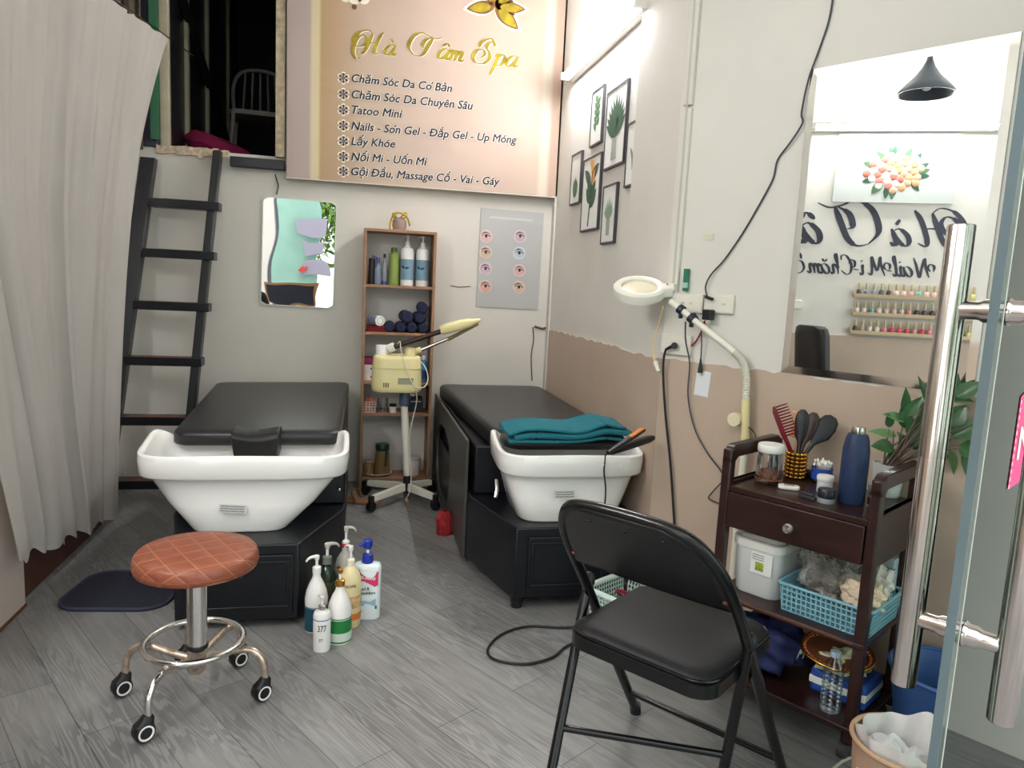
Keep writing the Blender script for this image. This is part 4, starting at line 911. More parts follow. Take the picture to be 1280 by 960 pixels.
# teal towel folded on the basin end of the right bed
TEAL = mat('teal towelling', (22, 104, 116), .95, bump=.5, bscale=180)
def towel_prof(k, f):          # cross-section folded three times (y, z)
    th = .010
    pts = []
    for lay in range(4):
        z = .004+lay*.0125; ya, yb = (-.10, .10) if lay % 2 == 0 else (.10, -.10)
        for j in range(9):
            g = j/8; y = ya+(yb-ya)*g
            pts.append((y*(1-.03*lay), z+.006*sin(f*5+lay+g*3)*g*(1-g)*2))
    return pts
mb = MB(); N_ = 30
def tw(u, v):
    P = towel_prof(0, u); i = v*(len(P)-1); a_ = int(min(i, len(P)-2)); g = i-a_
    y = P[a_][0]+(P[a_+1][0]-P[a_][0])*g; z = P[a_][1]+(P[a_+1][1]-P[a_][1])*g
    x = -.255+.50*u
    bump_ = .035*math.exp(-((u-.78)/.16)**2)*(.35+.65*v)+.010*sin(u*7)*(v)
    edge = -.014*(max(0, .12-u)/.12)*v
    return (x+.012*sin(y*16+v*6)*(abs(u-.5) > .3), y*(1+.16*sin(u*3.1)), z+bump_+edge)
mb.sheet(tw, 44, 60); mb.solid = .009
o = mb.build('towel', TEAL, origin=0, sharp=180); c_ = Z(704, 545, .66); o.location = (c_.x+.02, 2.825, .652); o.rotation_euler = (.06, 0, .06)
tag(o, 'folded teal towel lying across the basin of the right bed', 'towel')
# hair straightener on the rim, its cord
t = thing('hair_straightener', 'black hair straightener lying open on the right end of the right basin', 'hair iron', (1.06, 2.74, .66))
A_, B_ = Z(760, 566, .665)-Vector(t.location), Z(816, 547, .70)-Vector(t.location); d_ = (B_-A_)
mb = MB(); mb.loft([[A_+d_*f+Vector((-d_.y, d_.x, 0)).normalized()*(w_*a_)+Vector((0, 0, h_*b_)) for a_, b_ in sup(1, 1, 3, 14)] for f, w_, h_ in ((0, .008, .008), (.1, .014, .011), (.5, .017, .013), (.9, .018, .013), (1, .012, .009))]); mb.build('lower_arm', BLACKPL, t)
A2, B2 = Z(760, 566, .675)-Vector(t.location), Z(803, 541, .725)-Vector(t.location); d2 = B2-A2
mb = MB(); mb.loft([[A2+d2*f+Vector((-d2.y, d2.x, 0)).normalized()*(w_*a_)+Vector((0, 0, h_*b_+.012*f)) for a_, b_ in sup(1, 1, 3, 14)] for f, w_, h_ in ((0, .008, .006), (.5, .014, .008), (1, .014, .006))]); mb.build('upper_arm', BLACKPL, t)
mb = MB(); mb.loft([[A2+d2*f+Vector((-d2.y, d2.x, 0)).normalized()*(.0125*a_)+Vector((0, 0, .006*b_+.012*f+.004)) for a_, b_ in sup(1, 1, 4, 12)] for f in (.6, .98)]); mb.build('heating_plate', mat('copper plate', (186, 116, 60), .35, .6), t)
cd_ = [A_, Z(757, 569, .665)-Vector(t.location), BY(756, 578, 2.612)-Vector(t.location), BY(755, 590, 2.608)-Vector(t.location), BY(757, 610, 2.612)-Vector(t.location), BY(756, 632, 2.612)-Vector(t.location), BY(752, 680, 2.57)-Vector(t.location), BY(752, 740, 2.55)-Vector(t.location)]
MB().tube(cd_, .0032, 8, sm=6).build('cord', BLACKPL, t)

# ------------------------------------------------------------------ brown quilted stool on castors
def quilt_mat():
    m = bpy.data.materials.new('brown quilted leather'); m.use_nodes = True; nt = m.node_tree; N = nt.nodes; L = nt.links; b = N['Principled BSDF']
    tc = N.new('ShaderNodeTexCoord'); sp = N.new('ShaderNodeSeparateXYZ'); L.new(tc.outputs['Object'], sp.inputs[0])
    def M(op, a, b_=None):
        x = N.new('ShaderNodeMath'); x.operation = op
        for i, q in enumerate((a, b_)):
            if q is None: continue
            if isinstance(q, (int, float)): x.inputs[i].default_value = q
            else: L.new(q, x.inputs[i])
        return x.outputs[0]
    zz = M('MULTIPLY', sp.outputs[2], .9)
    ca, sa = cos(.5), sin(.5)
    u = M('ADD', M('MULTIPLY', sp.outputs[0], ca), M('ADD', M('MULTIPLY', sp.outputs[1], sa), zz)); v = M('SUBTRACT', M('MULTIPLY', sp.outputs[1], ca), M('SUBTRACT', M('MULTIPLY', sp.outputs[0], sa), zz))
    du = M('ABSOLUTE', M('SUBTRACT', M('FRACT', M('MULTIPLY', u, 17.)), .5)); dv = M('ABSOLUTE', M('SUBTRACT', M('FRACT', M('MULTIPLY', v, 17.)), .5))
    d = M('MINIMUM', du, dv)
    r = N.new('ShaderNodeValToRGB'); r.color_ramp.elements[0].position = .012; r.color_ramp.elements[0].color = rgb(168, 116, 80); r.color_ramp.elements[1].position = .03; r.color_ramp.elements[1].color = rgb(134, 72, 50)
    L.new(d, r.inputs[0]); L.new(r.outputs[0], b.inputs['Base Color']); b.inputs['Roughness'].default_value = .48
    bp = N.new('ShaderNodeBump'); bp.inputs['Strength'].default_value = .5; bp.inputs['Distance'].default_value = .004
    r2 = N.new('ShaderNodeValToRGB'); r2.color_ramp.elements[1].position = .25; L.new(d, r2.inputs[0]); L.new(r2.outputs[0], bp.inputs['Height']); L.new(bp.outputs[0], b.inputs['Normal'])
    return m
sc_ = Vector((-.448, 2.135, 0))
t = thing('stool', 'round brown quilted stool with chrome foot ring on five castors', 'stool', sc_)
SR = .161; seat_c = Z(246, 687, .495)-sc_; seat_c.z = 0
MB().lathe([(0, .445), (SR*.9, .445), (SR*.985, .451), (SR, .462), (SR, .475), (SR*.985, .486), (SR*.94, .495), (SR*.6, .501), (0, .502)], seat_c, 56).build('seat', quilt_mat(), t, sharp=60)
MB().lathe([(SR*1.001, .460), (SR*1.006, .4625), (SR*1.001, .465)], seat_c, 56).build('seat_piping', mat('brown piping', (128, 70, 48), .5), t)
MB().cyl(seat_c*.9+Vector((0, 0, .428)), seat_c*.95+Vector((0, 0, .446)), .05, .09).build('seat_plate', BLACKPL, t)
MB().cyl(seat_c*.9+Vector((0, 0, .21)), seat_c*.9+Vector((0, 0, .432)), .027).build('gas_sleeve', CHROME, t)
MB().lathe([(.0285, .205), (.0295, .208), (.0295, .214), (.0285, .217)], seat_c*.9, 24).build('sleeve_ring', BLACKPL, t)
MB().cyl(seat_c*.9*.5+Vector((0, 0, .12)), seat_c*.9+Vector((0, 0, .21)), .026, .026).build('lower_column', RUST, t)
MB().tube([seat_c*.9+Vector((.03, 0, .434)), seat_c*.9+Vector((.10, -.04, .434)), seat_c*.9+Vector((.125, -.05, .427))], .005, 8).build('height_lever', BLACKPL, t)
MB().torus((0, 0, .180), .135, .0095, 48).build('foot_ring', CHROME, t)
wheels = [Z(*p, 0)-sc_ for p in ((163, 868), (210, 902), (299, 873), (304, 830), (236, 834))]
for w_ in wheels:
    w_.z = 0; d_ = w_.normalized(); R_ = .205; e_ = d_*R_
    MB().tube([(0, 0, .125), d_*.06+Vector((0, 0, .135)), d_*.13+Vector((0, 0, .155)), d_*.175+Vector((0, 0, .148)), d_*.200+Vector((0, 0, .115)), d_*.205+Vector((0, 0, .06))], .0105, 12, sm=6).build('leg', RUST if d_.y > -.2 else CHROME, t)
    ax = Vector((.62, -.78, 0)); fw = Vector((.78, .62, 0))    # every castor trails the same way
    cc_ = e_+Vector((0, 0, .030))-fw*.012
    c_ = MB().lathe([(0, -.016), (.026, -.016), (.028, -.010), (.028, .010), (.026, .016), (0, .016)], cc_, 22, M=Matrix(((fw.x, 0, ax.x), (fw.y, 0, ax.y), (0, 1, 0)))).build('castor', BLACKPL, t)
    mb = MB(); mb.loft([[cc_+Vector((0, 0, zz))+fw*(x_*1.0+.010*(zz > .03))+ax*y_ for x_, y_ in rrect(.05*k, .036*k, .012*k, 4)] for zz, k in ((-.005, 1.0), (.020, 1.0), (.034, .7), (.042, .5))]); mb.build('castor_hood', BLACKPL, c_)
    for s in (1, -1):
        Mx = Matrix(((fw.x, 0, ax.x*s), (fw.y, 0, ax.y*s), (0, 1, 0)))
        MB().lathe([(.016, .0155), (.021, .018), (.021, .0195), (.017, .0195), (.016, .018)], cc_, 22, M=Mx, ring=True).build('white_rim', WPL, c_)
        MB().lathe([(0, .017), (.016, .0175), (.0165, .016)], cc_, 22, M=Mx).build('hub_cap', BLACKPL, c_)

# ------------------------------------------------------------------ pump bottles on the floor
def fl(px, py): p = Z(px, py, 0); p.z = 0; return p
def bottle_text(t, txt, m_, r, z, ang, hgt, wid):
    """small lettering wrapped on a bottle of radius r, centred at angle ang"""
    me = text_mesh(txt, .02); xs = [v.co.x for v in me.vertices]; x0, x1 = min(xs), max(xs); ys_ = max(v.co.y for v in me.vertices)
    for v in me.vertices:
        a_ = ang+((v.co.x-x0)/(x1-x0)-.5)*wid/r; v.co = (r*cos(a_), r*sin(a_), z+v.co.y/ys_*hgt)
    me.materials.append(m_); o = bpy.data.objects.new('lettering', me); C.objects.link(o); o.parent = t
TEALL = mat('dark teal label', (24, 70, 88), .4, var=.15, vscale=40); GRL = mat('green label', (30, 120, 58), .4, var=.15, vscale=60, stretch=(1, 1, 6)); ORL = mat('orange label', (214, 120, 50), .4)
CAMA = lambda p: math.atan2(-p.y, -p.x)
p = fl(395, 786); t = bottle('pump_bottle', 'white pump bottle with a dark teal label, leftmost of the floor bottles', p, bulb_prof(.040, .215), WB, ((.006, .092, TEALL), (.0935, .096, TEALL)), pump=(WB, 3.6, .062, .015))
p = fl(408, 768); t = bottle('pump_bottle', 'dark green pump bottle behind the teal-labelled white bottle', p, shampoo_prof(.038, .205), mat('dark green translucent', (30, 44, 36), .15), ((.05, .14, mat('olive dark label', (66, 70, 44), .4, var=.3, vscale=50)),), pump=(mat('grey green plastic', (112, 120, 110), .4), .35, .075, .017, mat('grey beige plastic', (186, 182, 170), .4)))
p = fl(431, 757); t = bottle('pump_bottle', 'clear pump bottle with a red ring at the back of the floor bottles', p, shampoo_prof(.04, .235), glassy('milky clear plastic', (222, 220, 212), .2, .45), (), pump=(WPL, .1, .085, .014, mat('grey beige plastic', (186, 182, 170), .4)))
MB().lathe([(0, .005), (.036, .005), (.036, .15), (0, .15)]).build('liquid', mat('pale cream liquid', (226, 220, 206), .3), t); MB().lathe([(.0155, .238), (.017, .242), (.017, .25), (.0155, .254)]).build('red_ring', mat('red plastic', (170, 44, 60), .4), t)
CRM = mat('cream yellow bottle', (228, 212, 164), .3)
p = fl(437, 780); t = bottle('pump_bottle', 'cream yellow pump bottle with an orange band, between green and pink labels', p, shampoo_prof(.039, .225, .78), CRM, ((.03, .055, ORL), (.075, .12, mat('floral label', (206, 170, 120), .4, var=.45, vscale=60))), pump=(mat('creamy pump', (226, 218, 196), .4), 2.2, .075, .014, WPL))
bottle_text(t, 'VOLUME', mat('dark brown print small', (70, 58, 50), .5), .0398, .155, CAMA(p)-.1, .011, .05)
p = fl(424, 800); t = bottle('pump_bottle', 'white bottle with a green label and gold pump, front middle of the floor bottles', p, bulb_prof(.041, .205), WB, ((.006, .088, GRL), (.091, .0945, GRL)), pump=(GOLD, 1.8, .055, .016))
MB().lathe([(.0422, .012), (.0424, .015), (.0424, .04), (.0422, .042)], seg=28).build('inner_label', mat('white green label', (200, 212, 200), .4), t).hide_render = False
p = fl(402, 811); t = bottle('pump_bottle', 'small white bottle with a silver pump in front of the other floor bottles', p, [(0, 0), (.028, 0), (.0295, .008), (.0295, .125), (.026, .134), (.013, .138), (.013, .143)], WB, ((.112, .115, mat('violet line', (96, 90, 150), .4)),), pump=(CHROME, 2.0, .045, .012, mat('frosted white', (216, 216, 218), .3)))
bottle_text(t, '377', INK, .0302, .075, CAMA(p), .022, .03); bottle_text(t, '377', INK, .0302, .04, CAMA(p)-.1, .010, .014)
HSW = mat('pale blue white bottle', (226, 234, 236), .25, coat=.2); HSB = mat('royal blue plastic', (30, 52, 150), .3); HSP = mat('pink tag', (206, 48, 104), .4)
p = fl(458, 772); p.y += .01
t = thing('pump_bottle', 'flat white shampoo bottle with royal blue pump and pink price tag', 'bottle', p, -.12)
MB().loft([[(u, v, z) for u, v in sup(.052*k, .030*k, 3, 40)] for z, k in ((0, .92), (.006, 1), (.10, .97), (.185, .99), (.202, .97), (.210, .86), (.213, .6), (.214, .35))]).build('body', HSW, t, sharp=60)
MB().lathe([(.020, .2135), (.022, .22), (.019, .245), (.012, .25), (0, .25)], seg=20).build('collar', HSB, t); MB().cyl((0, 0, .25), (0, 0, .272), .006).build('stem', WPL, t)
MB().lathe([(.009, .265), (.016, .272), (.017, .296), (.012, .302), (0, .302)], seg=18).build('pump_head', HSB, t); MB().tube([(0, 0, .288), (-.02, -.012, .288), (-.03, -.018, .28)], .006, 8, sm=3).build('nozzle', HSB, t)
def hsl(nm, poly, m_, y=-.0315):   # prints follow the flat face
    mb = MB(); V = [mb.v((u, y-.0005+.030*(1-(max(0, 1-abs(u/.0525)**3))**(1/3)), z)) for u, z in poly]; mb.face(V); return mb.build(nm, m_, t)
hsl('price_tag', [(-.036, .150), (-.01, .152), (.01, .142), (.03, .130), (.043, .134), (.043, .186), (.0, .192), (-.036, .196)], HSP)
for tx, A, B, m_ in (('86.000đ', (-.028, .163), (.034, .156), WPL), ('head &', (-.030, .116), (.012, .118), INK), ('shoulders', (-.030, .1), (.034, .103), INK)):
    put_text(tx, m_, t, A, B, -.0335, .012, .1, .02)
hsl('wave_print', [(-.03, .055), (.036, .055), (.036, .085), (.015, .072), (-.01, .076), (-.03, .068)], mat('pale blue print 2', (150, 186, 210), .4)); hsl('green_band', [(-.036, .042), (.04, .042), (.04, .056), (-.036, .056)], mat('green print', (20, 124, 92), .4))
hsl('leaf_print', [(-.036, .02), (-.02, .026), (-.012, .036), (-.03, .038)], mat('leaf print bright', (90, 170, 70), .4))

# ------------------------------------------------------------------ floor mat
q = [Z(*p_, 0) for p_ in ((124, 716), (150, 706), (222, 690), (240, 742), (180, 752), (150, 744))]
MATC = mat('navy bath mat', (40, 42, 56), .95, bump=.6, bscale=150)
t = thing('floor_mat', 'small navy mat on the floor left of the left bed', 'mat', (-.86, 2.93, 0.0), -.12)
MB().prism(rrect(.40, .36, .09), lambda u, v, w: (u, v, w), .0005, .009).build('pad', MATC, t)
MB().tube([(u, v, .009) for u, v in rrect(.39, .35, .085)], .006, 8, True).build('bound_edge', mat('navy edging', (58, 60, 82), .9), t)

# ------------------------------------------------------------------ black folding chair
t = thing('folding_chair', 'black metal folding chair with padded seat in front of the cart', 'chair', (.751, 1.532, 0), math.atan2(-.79, .61))
def U(zl): return .29-.654*zl if zl < .5 else .29-.654*.5-(zl-.5)*.72          # depth of the main frame at height zl
hw = .212
pts = []
for s in (-1, 1):
    side = [(s*(hw+.012), U(0), 0.012), (s*(hw+.006), U(.25), .25), (s*hw, U(.5), .5), (s*(hw-.004), U(.62), .62), (s*(hw-.016), U(.70), .70), (s*(hw-.055), U(.762), .762), (s*(hw-.11), U(.782), .782)]
    pts = pts+side if s < 0 else pts+[(0, U(.787), .787)]+side[::-1]
MB().tube(pts, .0135, 12, sm=6).build('main_frame', BLACKM, t)
for s in (-1, 1): MB().cyl((s*(hw+.012), U(0), 0), (s*(hw+.012), U(0)-.006, .03), .0165).build('rubber_foot', BLACKPL, t)
mb = MB()                                       # curved back panel
def bk(u, v):
    z = .60+.183*v
    K = ((.60, hw-.004), (.62, hw-.006), (.70, hw-.018), (.735, hw-.034), (.762, hw-.062), (.775, hw-.09), (.79, hw-.14))
    for (za, wa), (zb, wb) in zip(K, K[1:]):
        if za <= z <= zb: wv = wa+(wb-wa)*(z-za)/(zb-za)
    x = wv*(2*u-1); return (x, U(z)-.010*(1-(x/hw)**2)-.002, z)
mb.sheet(bk, 20, 16); mb.solid = .014
mb.build('backrest', mat('black backrest vinyl', (19, 19, 21), .33, bump=.05, bscale=250), t, sharp=180)
for u in (.22, .5, .78): p = Vector(bk(u, .82)); MB().ball(p+Vector((0, -.008, 0)), .0045).build('rivet', BLACKM, t)
for s in (-1, 1): p = Vector(bk(.5+.47*s, .12)); MB().ball(p+Vector((0, -.008, 0)), .006).build('rivet', mat('rusted rivet', (86, 44, 34), .6), t)
# seat
def seatring(ins, z): return [(u, v, z) for u, v in [(x*(1+.06*(y > 0)*0), y) for x, y in rrect(.376-2*ins, .375-2*ins, .055-ins*.4, 6, .0095, .005)]]
MB().loft([seatring(.012, .405), seatring(0, .412), seatring(0, .442), seatring(.006, .446)]).build('seat_pan', BLACKM, t)
MB().loft([seatring(.010, .445), seatring(.006, .452), seatring(.012, .460), seatring(.04, .466), seatring(.10, .469)]).build('seat_pad', mat('black seat vinyl', (18, 18, 20), .5, spec=.35, bump=.08, bscale=260), t, sharp=60)
MB().tube([(x, y, .449) for x, y, z in seatring(.005, 0)], .004, 8, True).build('seat_piping', BLACKM, t)
# rear legs: pivot on the frame, slope back to the floor
PIV = []
for s in (-1, 1):
    tp = loc(t, Z(*((735, 728) if s < 0 else (936, 806)), .50)); top = Vector((tp.x, tp.y, .50)); x = top.x; fq = loc(t, Z(*((690, 960) if s < 0 else (905, 960)), .12 if s < 0 else .16)); ft = top.lerp(Vector((fq.x, fq.y, .12 if s < 0 else .16)), (.50-.012)/(.50-(.12 if s < 0 else .16))); PIV.append((top, ft))
    MB().cyl(top, ft, .0125, seg=14).build('rear_leg', BLACKM, t); MB().ball(top+Vector((0, .002, .006)), .0175, 1, 1, 1.3).build('leg_cap', BLACKPL, t)
    MB().cyl(ft+Vector((0, -.002, -.012)), ft+Vector((0, .004, .02)), .016).build('rubber_foot', BLACKPL, t)
    MB().box(x-.004-s*.012, top.y+.03, .395, x+.004-s*.012, .04, .412).build('hinge_strap', BLACKM, t)
    MB().cyl((x-s*.03, U(.42), .42), (x+s*.004, U(.42), .42), .007).build('pivot', STEEL, t)
MB().cyl(PIV[0][0].lerp(PIV[0][1], .62), PIV[1][0].lerp(PIV[1][1], .62), .0085).build('rear_crossbar', BLACKM, t)
MB().cyl((-hw-.010, U(.10), .10), (hw+.010, U(.10), .10), .0085).build('front_crossbar', BLACKM, t)

# ------------------------------------------------------------------ dark wooden trolley against the flared wall
CL = FR+DD*.46; CL.z = 0
cart = thing('trolley', 'dark brown wooden three-tier trolley on castors with one drawer', 'trolley', CL, ROTF)
CWd, CD = .46, .335
def cp(px, py, z): return loc(cart, Z(px, py, z))
for s, nm in ((0, 'l'), (1, 'r')):
    x0 = 0 if s == 0 else CWd-.030; x1 = x0+.030
    for y0 in (0, CD-.03): MB().box(x0, y0, .055, x1, y0+.032, .80 if y0 == 0 else .80).build('post', DWOOD, cart, bevel=.005)
    mb = MB(); pr = [(0, .775), (.012, .80), (.03, .812), (CD-.03, .812), (CD-.01, .80), (CD, .775), (CD, .765), (CD-.03, .772), (.045, .772), (.032, .76), (.0, .755)]
    mb.prism(pr, lambda u, v, w: (w, u, v), x0, x1); mb.build('arm', DWOOD, cart, bevel=.004)
    MB().box(x0+.006, .03, .555, x1-.006, CD-.03, .70).build('side_panel', DWOOD, cart, bevel=.002)
    MB().box(x0+.004, .03, .655, x1-.004, CD-.03, .70).build('side_rail', DWOOD, cart, bevel=.003)
MB().box(.028, .002, .672, CWd-.028, CD, .69).build('top_board', DWOOD, cart, bevel=.002)
d_ = MB().box(.032, -.004, .565, CWd-.032, .014, .672).build('drawer_front', DWOOD, cart, bevel=.003)
MB().box(.036, .014, .57, CWd-.036, CD-.02, .665).build('drawer_box', DWOOD, cart)
kp = loc(cart, FL(989, 659, -.004)); MB().lathe([(0, 0), (.006, 0), (.006, .008), (.012, .014), (.0155, .022), (.012, .030), (0, .032)], (kp.x, -.004, kp.z), 10, M=Matrix.Rotation(pi/2, 3, 'X')).build('knob', mat('cut glass knob', (206, 200, 190), .08, .85), d_, sharp=10)
for z in (.35, .105):
    MB().box(.002, -.002, z-.016, CWd-.002, CD, z).build('shelf_board', DWOOD, cart, bevel=.003)
    MB().box(.03, CD-.012, z, CWd-.03, CD, z+.03).build('back_lip', DWOOD, cart, bevel=.002)
MB().box(.03, -.0035, .342, CWd-.03, -.0005, .348).build('worn_edge', mat('worn wood edge', (104, 62, 46), .5), cart)
for x in (.03, CWd-.03):
    for y in (.03, CD-.03):
        c_ = MB().cyl((x, y, .03), (x, y, .09), .012).build('castor', BLACKPL, cart); MB().cyl((x-.012, y, .025), (x+.012, y, .025), .0248).build('wheel', mat('dark grey rubber', (62, 60, 60), .6), c_)
TOPZ, S2, S3 = .6905, .3505, .1055
def oncart(px, py, z, nm, label, cat, rz=0., group=None):
    p = Z(px, py, z); return thing(nm, label, cat, p, ROTF+rz, group)
# things on the top board
t = oncart(960, 602, TOPZ, 'glass_jar', 'clear jar with white screw lid and brown powder, left on the trolley top', 'jar')
JR = .040
MB().lathe([(0, 0), (JR*.92, 0), (JR, .008), (JR, .075), (JR*.9, .088), (JR*.9, .095), (JR*.86, .095), (JR*.86, .088), (JR*.95, .073), (JR*.95, .010), (0, .004)]).build('glass', CLEAR, t)
MB().lathe([(0, .006), (JR*.93, .010), (JR*.93, .034), (0, .037)]).build('powder', mat('brown powder', (132, 78, 44), .8, var=.35, vscale=120), t)
lid = MB().lathe([(JR*.95, .0955), (JR*1.0, .098), (JR*1.0, .115), (JR*.94, .12), (0, .121)], seg=40).build('lid', WPL, t)
MB().tube([(JR*1.003*cos(2*pi*k/40), JR*1.003*sin(2*pi*k/40), .0125) for k in range(40)], .0022, 6, True).build('bead_rim', mat('brown beads', (120, 76, 48), .4), t)
# gold beaded cup with combs and brushes
CUPP = Z(993, 597, TOPZ); t = thing('beaded_cup', 'gold beaded cup holding combs and brushes on the trolley top', 'cup', CUPP, ROTF)
MB().lathe([(0, 0), (.024, 0), (.024, .084), (.022, .084), (.022, .006), (0, .004)], seg=20).build('inner_sleeve', mat('dark inner sleeve', (60, 44, 36), .5), t)
for k in range(7):
    mb = MB()
    for j in range(12): a_ = 2*pi*j/12; mb.ball((.0275*cos(a_), .0275*sin(a_), .007+.0123*k), .0078, 1, 1, .75, 10)
    mb.build('bead_row', GOLD, t)
def comb(name, label, cat, base, tip, wd, m_, teeth=12, side=1, wood=None, tooth_len=.5):
    t = thing(name, label, cat, base, 0); v = Vector(tip)-Vector(base); d_ = v.normalized(); vw = (Vector(base)-CP).normalized(); q = d_.cross(vw).normalized()*side; L = v.length; n_ = d_.cross(q)
    def P(f, w_, th=0): return d_*(L*f)+q*w_+n_*th
    mb = MB(); sp = [(0, -.006, .006), (.35, -.008, .006), (.5, -.012, .004), (.9, -.012, .004), (1, -.006, .002)]
    mb.loft([[P(f, a_, -.003), P(f, b_, -.003), P(f, b_, .003), P(f, a_, .003)] for f, a_, b_ in sp]); mb.build('handle_spine', m_, t, bevel=.001)
    mb = MB()
    for k in range(teeth):
        f = .46+.52*k/(teeth-1); mb.loft([[P(f-.014, .003, -.002), P(f+.014, .003, -.002), P(f+.014, .003, .002), P(f-.014, .003, .002)], [P(f-.009, wd, -.0012), P(f+.009, wd, -.0012), P(f+.009, wd, .0012), P(f-.009, wd, .0012)]])
    mb.build('teeth', m_, t); return t
def brush(name, label, base, tip, wd, m_, bm_, side=1):
    t = thing(name, label, 'brush', base, 0); v = Vector(tip)-Vector(base); d_ = v.normalized(); vw = (Vector(base)-CP).normalized(); q = d_.cross(vw).normalized()*side; n_ = d_.cross(q); L = v.length
    mb = MB(); mb.loft([[d_*(L*f)+q*(w_*a_)+n_*(h_*b_) for a_, b_ in sup(1, 1, 2.5, 14)] for f, w_, h_ in ((0, .006, .006), (.38, .007, .006), (.48, .016, .006), (.6, wd, .007), (.8, wd*1.05, .007), (.94, wd*.8, .006), (1, wd*.35, .003))]); mb.build('body', m_, t)
    mb = MB()
    for i in range(9):
        for j in range(-2, 3):
            f = .52+.42*i/8; b0_ = d_*(L*f)+q*(wd*.3*j)-n_*.006; mb.loft([[b0_+q*.0008*a_+d_*.0008*b_ for a_, b_ in ((1, 1), (-1, 1), (-1, -1), (1, -1))], [b0_-n_*.014+q*.0005*a_+d_*.0005*b_ for a_, b_ in ((1, 1), (-1, 1), (-1, -1), (1, -1))]])
    mb.build('bristles', bm_, t); return t
cb = CUPP+Vector((0, 0, .055))
def tipat(px, py, dd): d = ray(px, py); k = ((cb-CP).dot(F)+dd)/d.dot(F); return CP+d*k
REDC = mat('dark red tortoiseshell', (112, 18, 34), .15, var=.3, vscale=30, coat=.5); AMBC = mat('amber tortoiseshell', (190, 124, 40), .2, var=.7, vscale=60)
comb('comb', 'wide dark red comb leaning left in the gold beaded cup', 'comb', cb+Vector((-.006, 0, 0)), tipat(968, 508, -.01), .040, REDC, 11, -1)
comb('comb', 'amber tortoiseshell comb at the back of the gold beaded cup', 'comb', cb+Vector((-.002, .008, 0)), tipat(1003, 514, .02), .028, AMBC, 14, 1)
brush('hair_brush', 'black brush standing behind the red comb in the beaded cup', cb+Vector((.0, -.006, 0)), tipat(1004, 512, .0), .020, BLACKPL, mat('black bristle', (26, 24, 26), .6))
brush('hair_brush', 'brown tinged brush in the middle of the beaded cup', cb+Vector((.004, 0, 0)), tipat(1019, 516, -.005), .021, mat('brown black plastic', (48, 30, 26), .35), MATS['black bristle'])
brush('hair_brush', 'wide black vented brush leaning right out of the beaded cup', cb+Vector((.01, -.004, 0)), tipat(1042, 521, -.015), .030, mat('soft black rubber', (30, 32, 36), .5), MATS['black bristle'])
# cotton swabs
t = oncart(1026, 603, TOPZ, 'swab_cup', 'clear cup of cotton swabs with a blue label on the trolley top', 'cup'); 
MB().lathe([(0, 0), (.028, 0), (.031, .056), (.030, .056), (.027, .004), (0, .003)]).build('cup', CLEAR, t); MB().lathe([(.0288, .012), (.0304, .012), (.0318, .048), (.0302, .048)], ring=True).build('label', mat('blue print label', (36, 76, 160), .4, var=.3, vscale=40), t)
mb = MB(); rnd = random.Random(5)
for k in range(42):
    a_ = rnd.uniform(0, 2*pi); r_ = .024*math.sqrt(rnd.random()); b_ = Vector((r_*cos(a_), r_*sin(a_), .006)); e_ = Vector((r_*1.1*cos(a_)+rnd.uniform(-.004, .004), r_*1.1*sin(a_)+rnd.uniform(-.004, .004), .066+rnd.uniform(-.01, .004)))
    mb.cyl(b_, e_, .0009, seg=5); mb.ball(e_, .0034, 1, 1, 1.5, 7)
o = mb.build('cotton_swabs', mat('cotton white', (236, 234, 228), .9), origin=0); o.location = t.location; tag(o, 'cotton swabs standing in the blue labelled cup', 'swabs', None, 'stuff')
# thermos
t = oncart(1063, 628, TOPZ, 'thermos_bottle', 'tall navy blue steel bottle with bare steel neck on the trolley top', 'bottle')
BLUET = mat('navy powder coat', (32, 48, 82), .5, bump=.15, bscale=400)
MB().lathe([(0, 0), (.034, 0), (.0365, .004), (.0365, .11), (.0355, .155), (.031, .185), (.027, .197), (.026, .199), (0, .199)], seg=40).build('body', BLUET, t); MB().lathe([(.0175, .197), (.0185, .2), (.0185, .214), (.017, .219), (0, .219)], seg=30).build('steel_neck', STEEL, t)
# glass cup of tea
t = oncart(1094, 634, TOPZ, 'glass_tumbler', 'small glass of tea beside the navy bottle on the trolley top', 'glass'); MB().lathe([(0, 0), (.022, 0), (.025, .066), (.0238, .066), (.021, .006), (0, .004)]).build('glass', CLEAR, t); MB().lathe([(0, .006), (.0205, .007), (.0218, .03), (0, .03)]).build('tea', mat('brown tea', (112, 58, 40), .1), t)
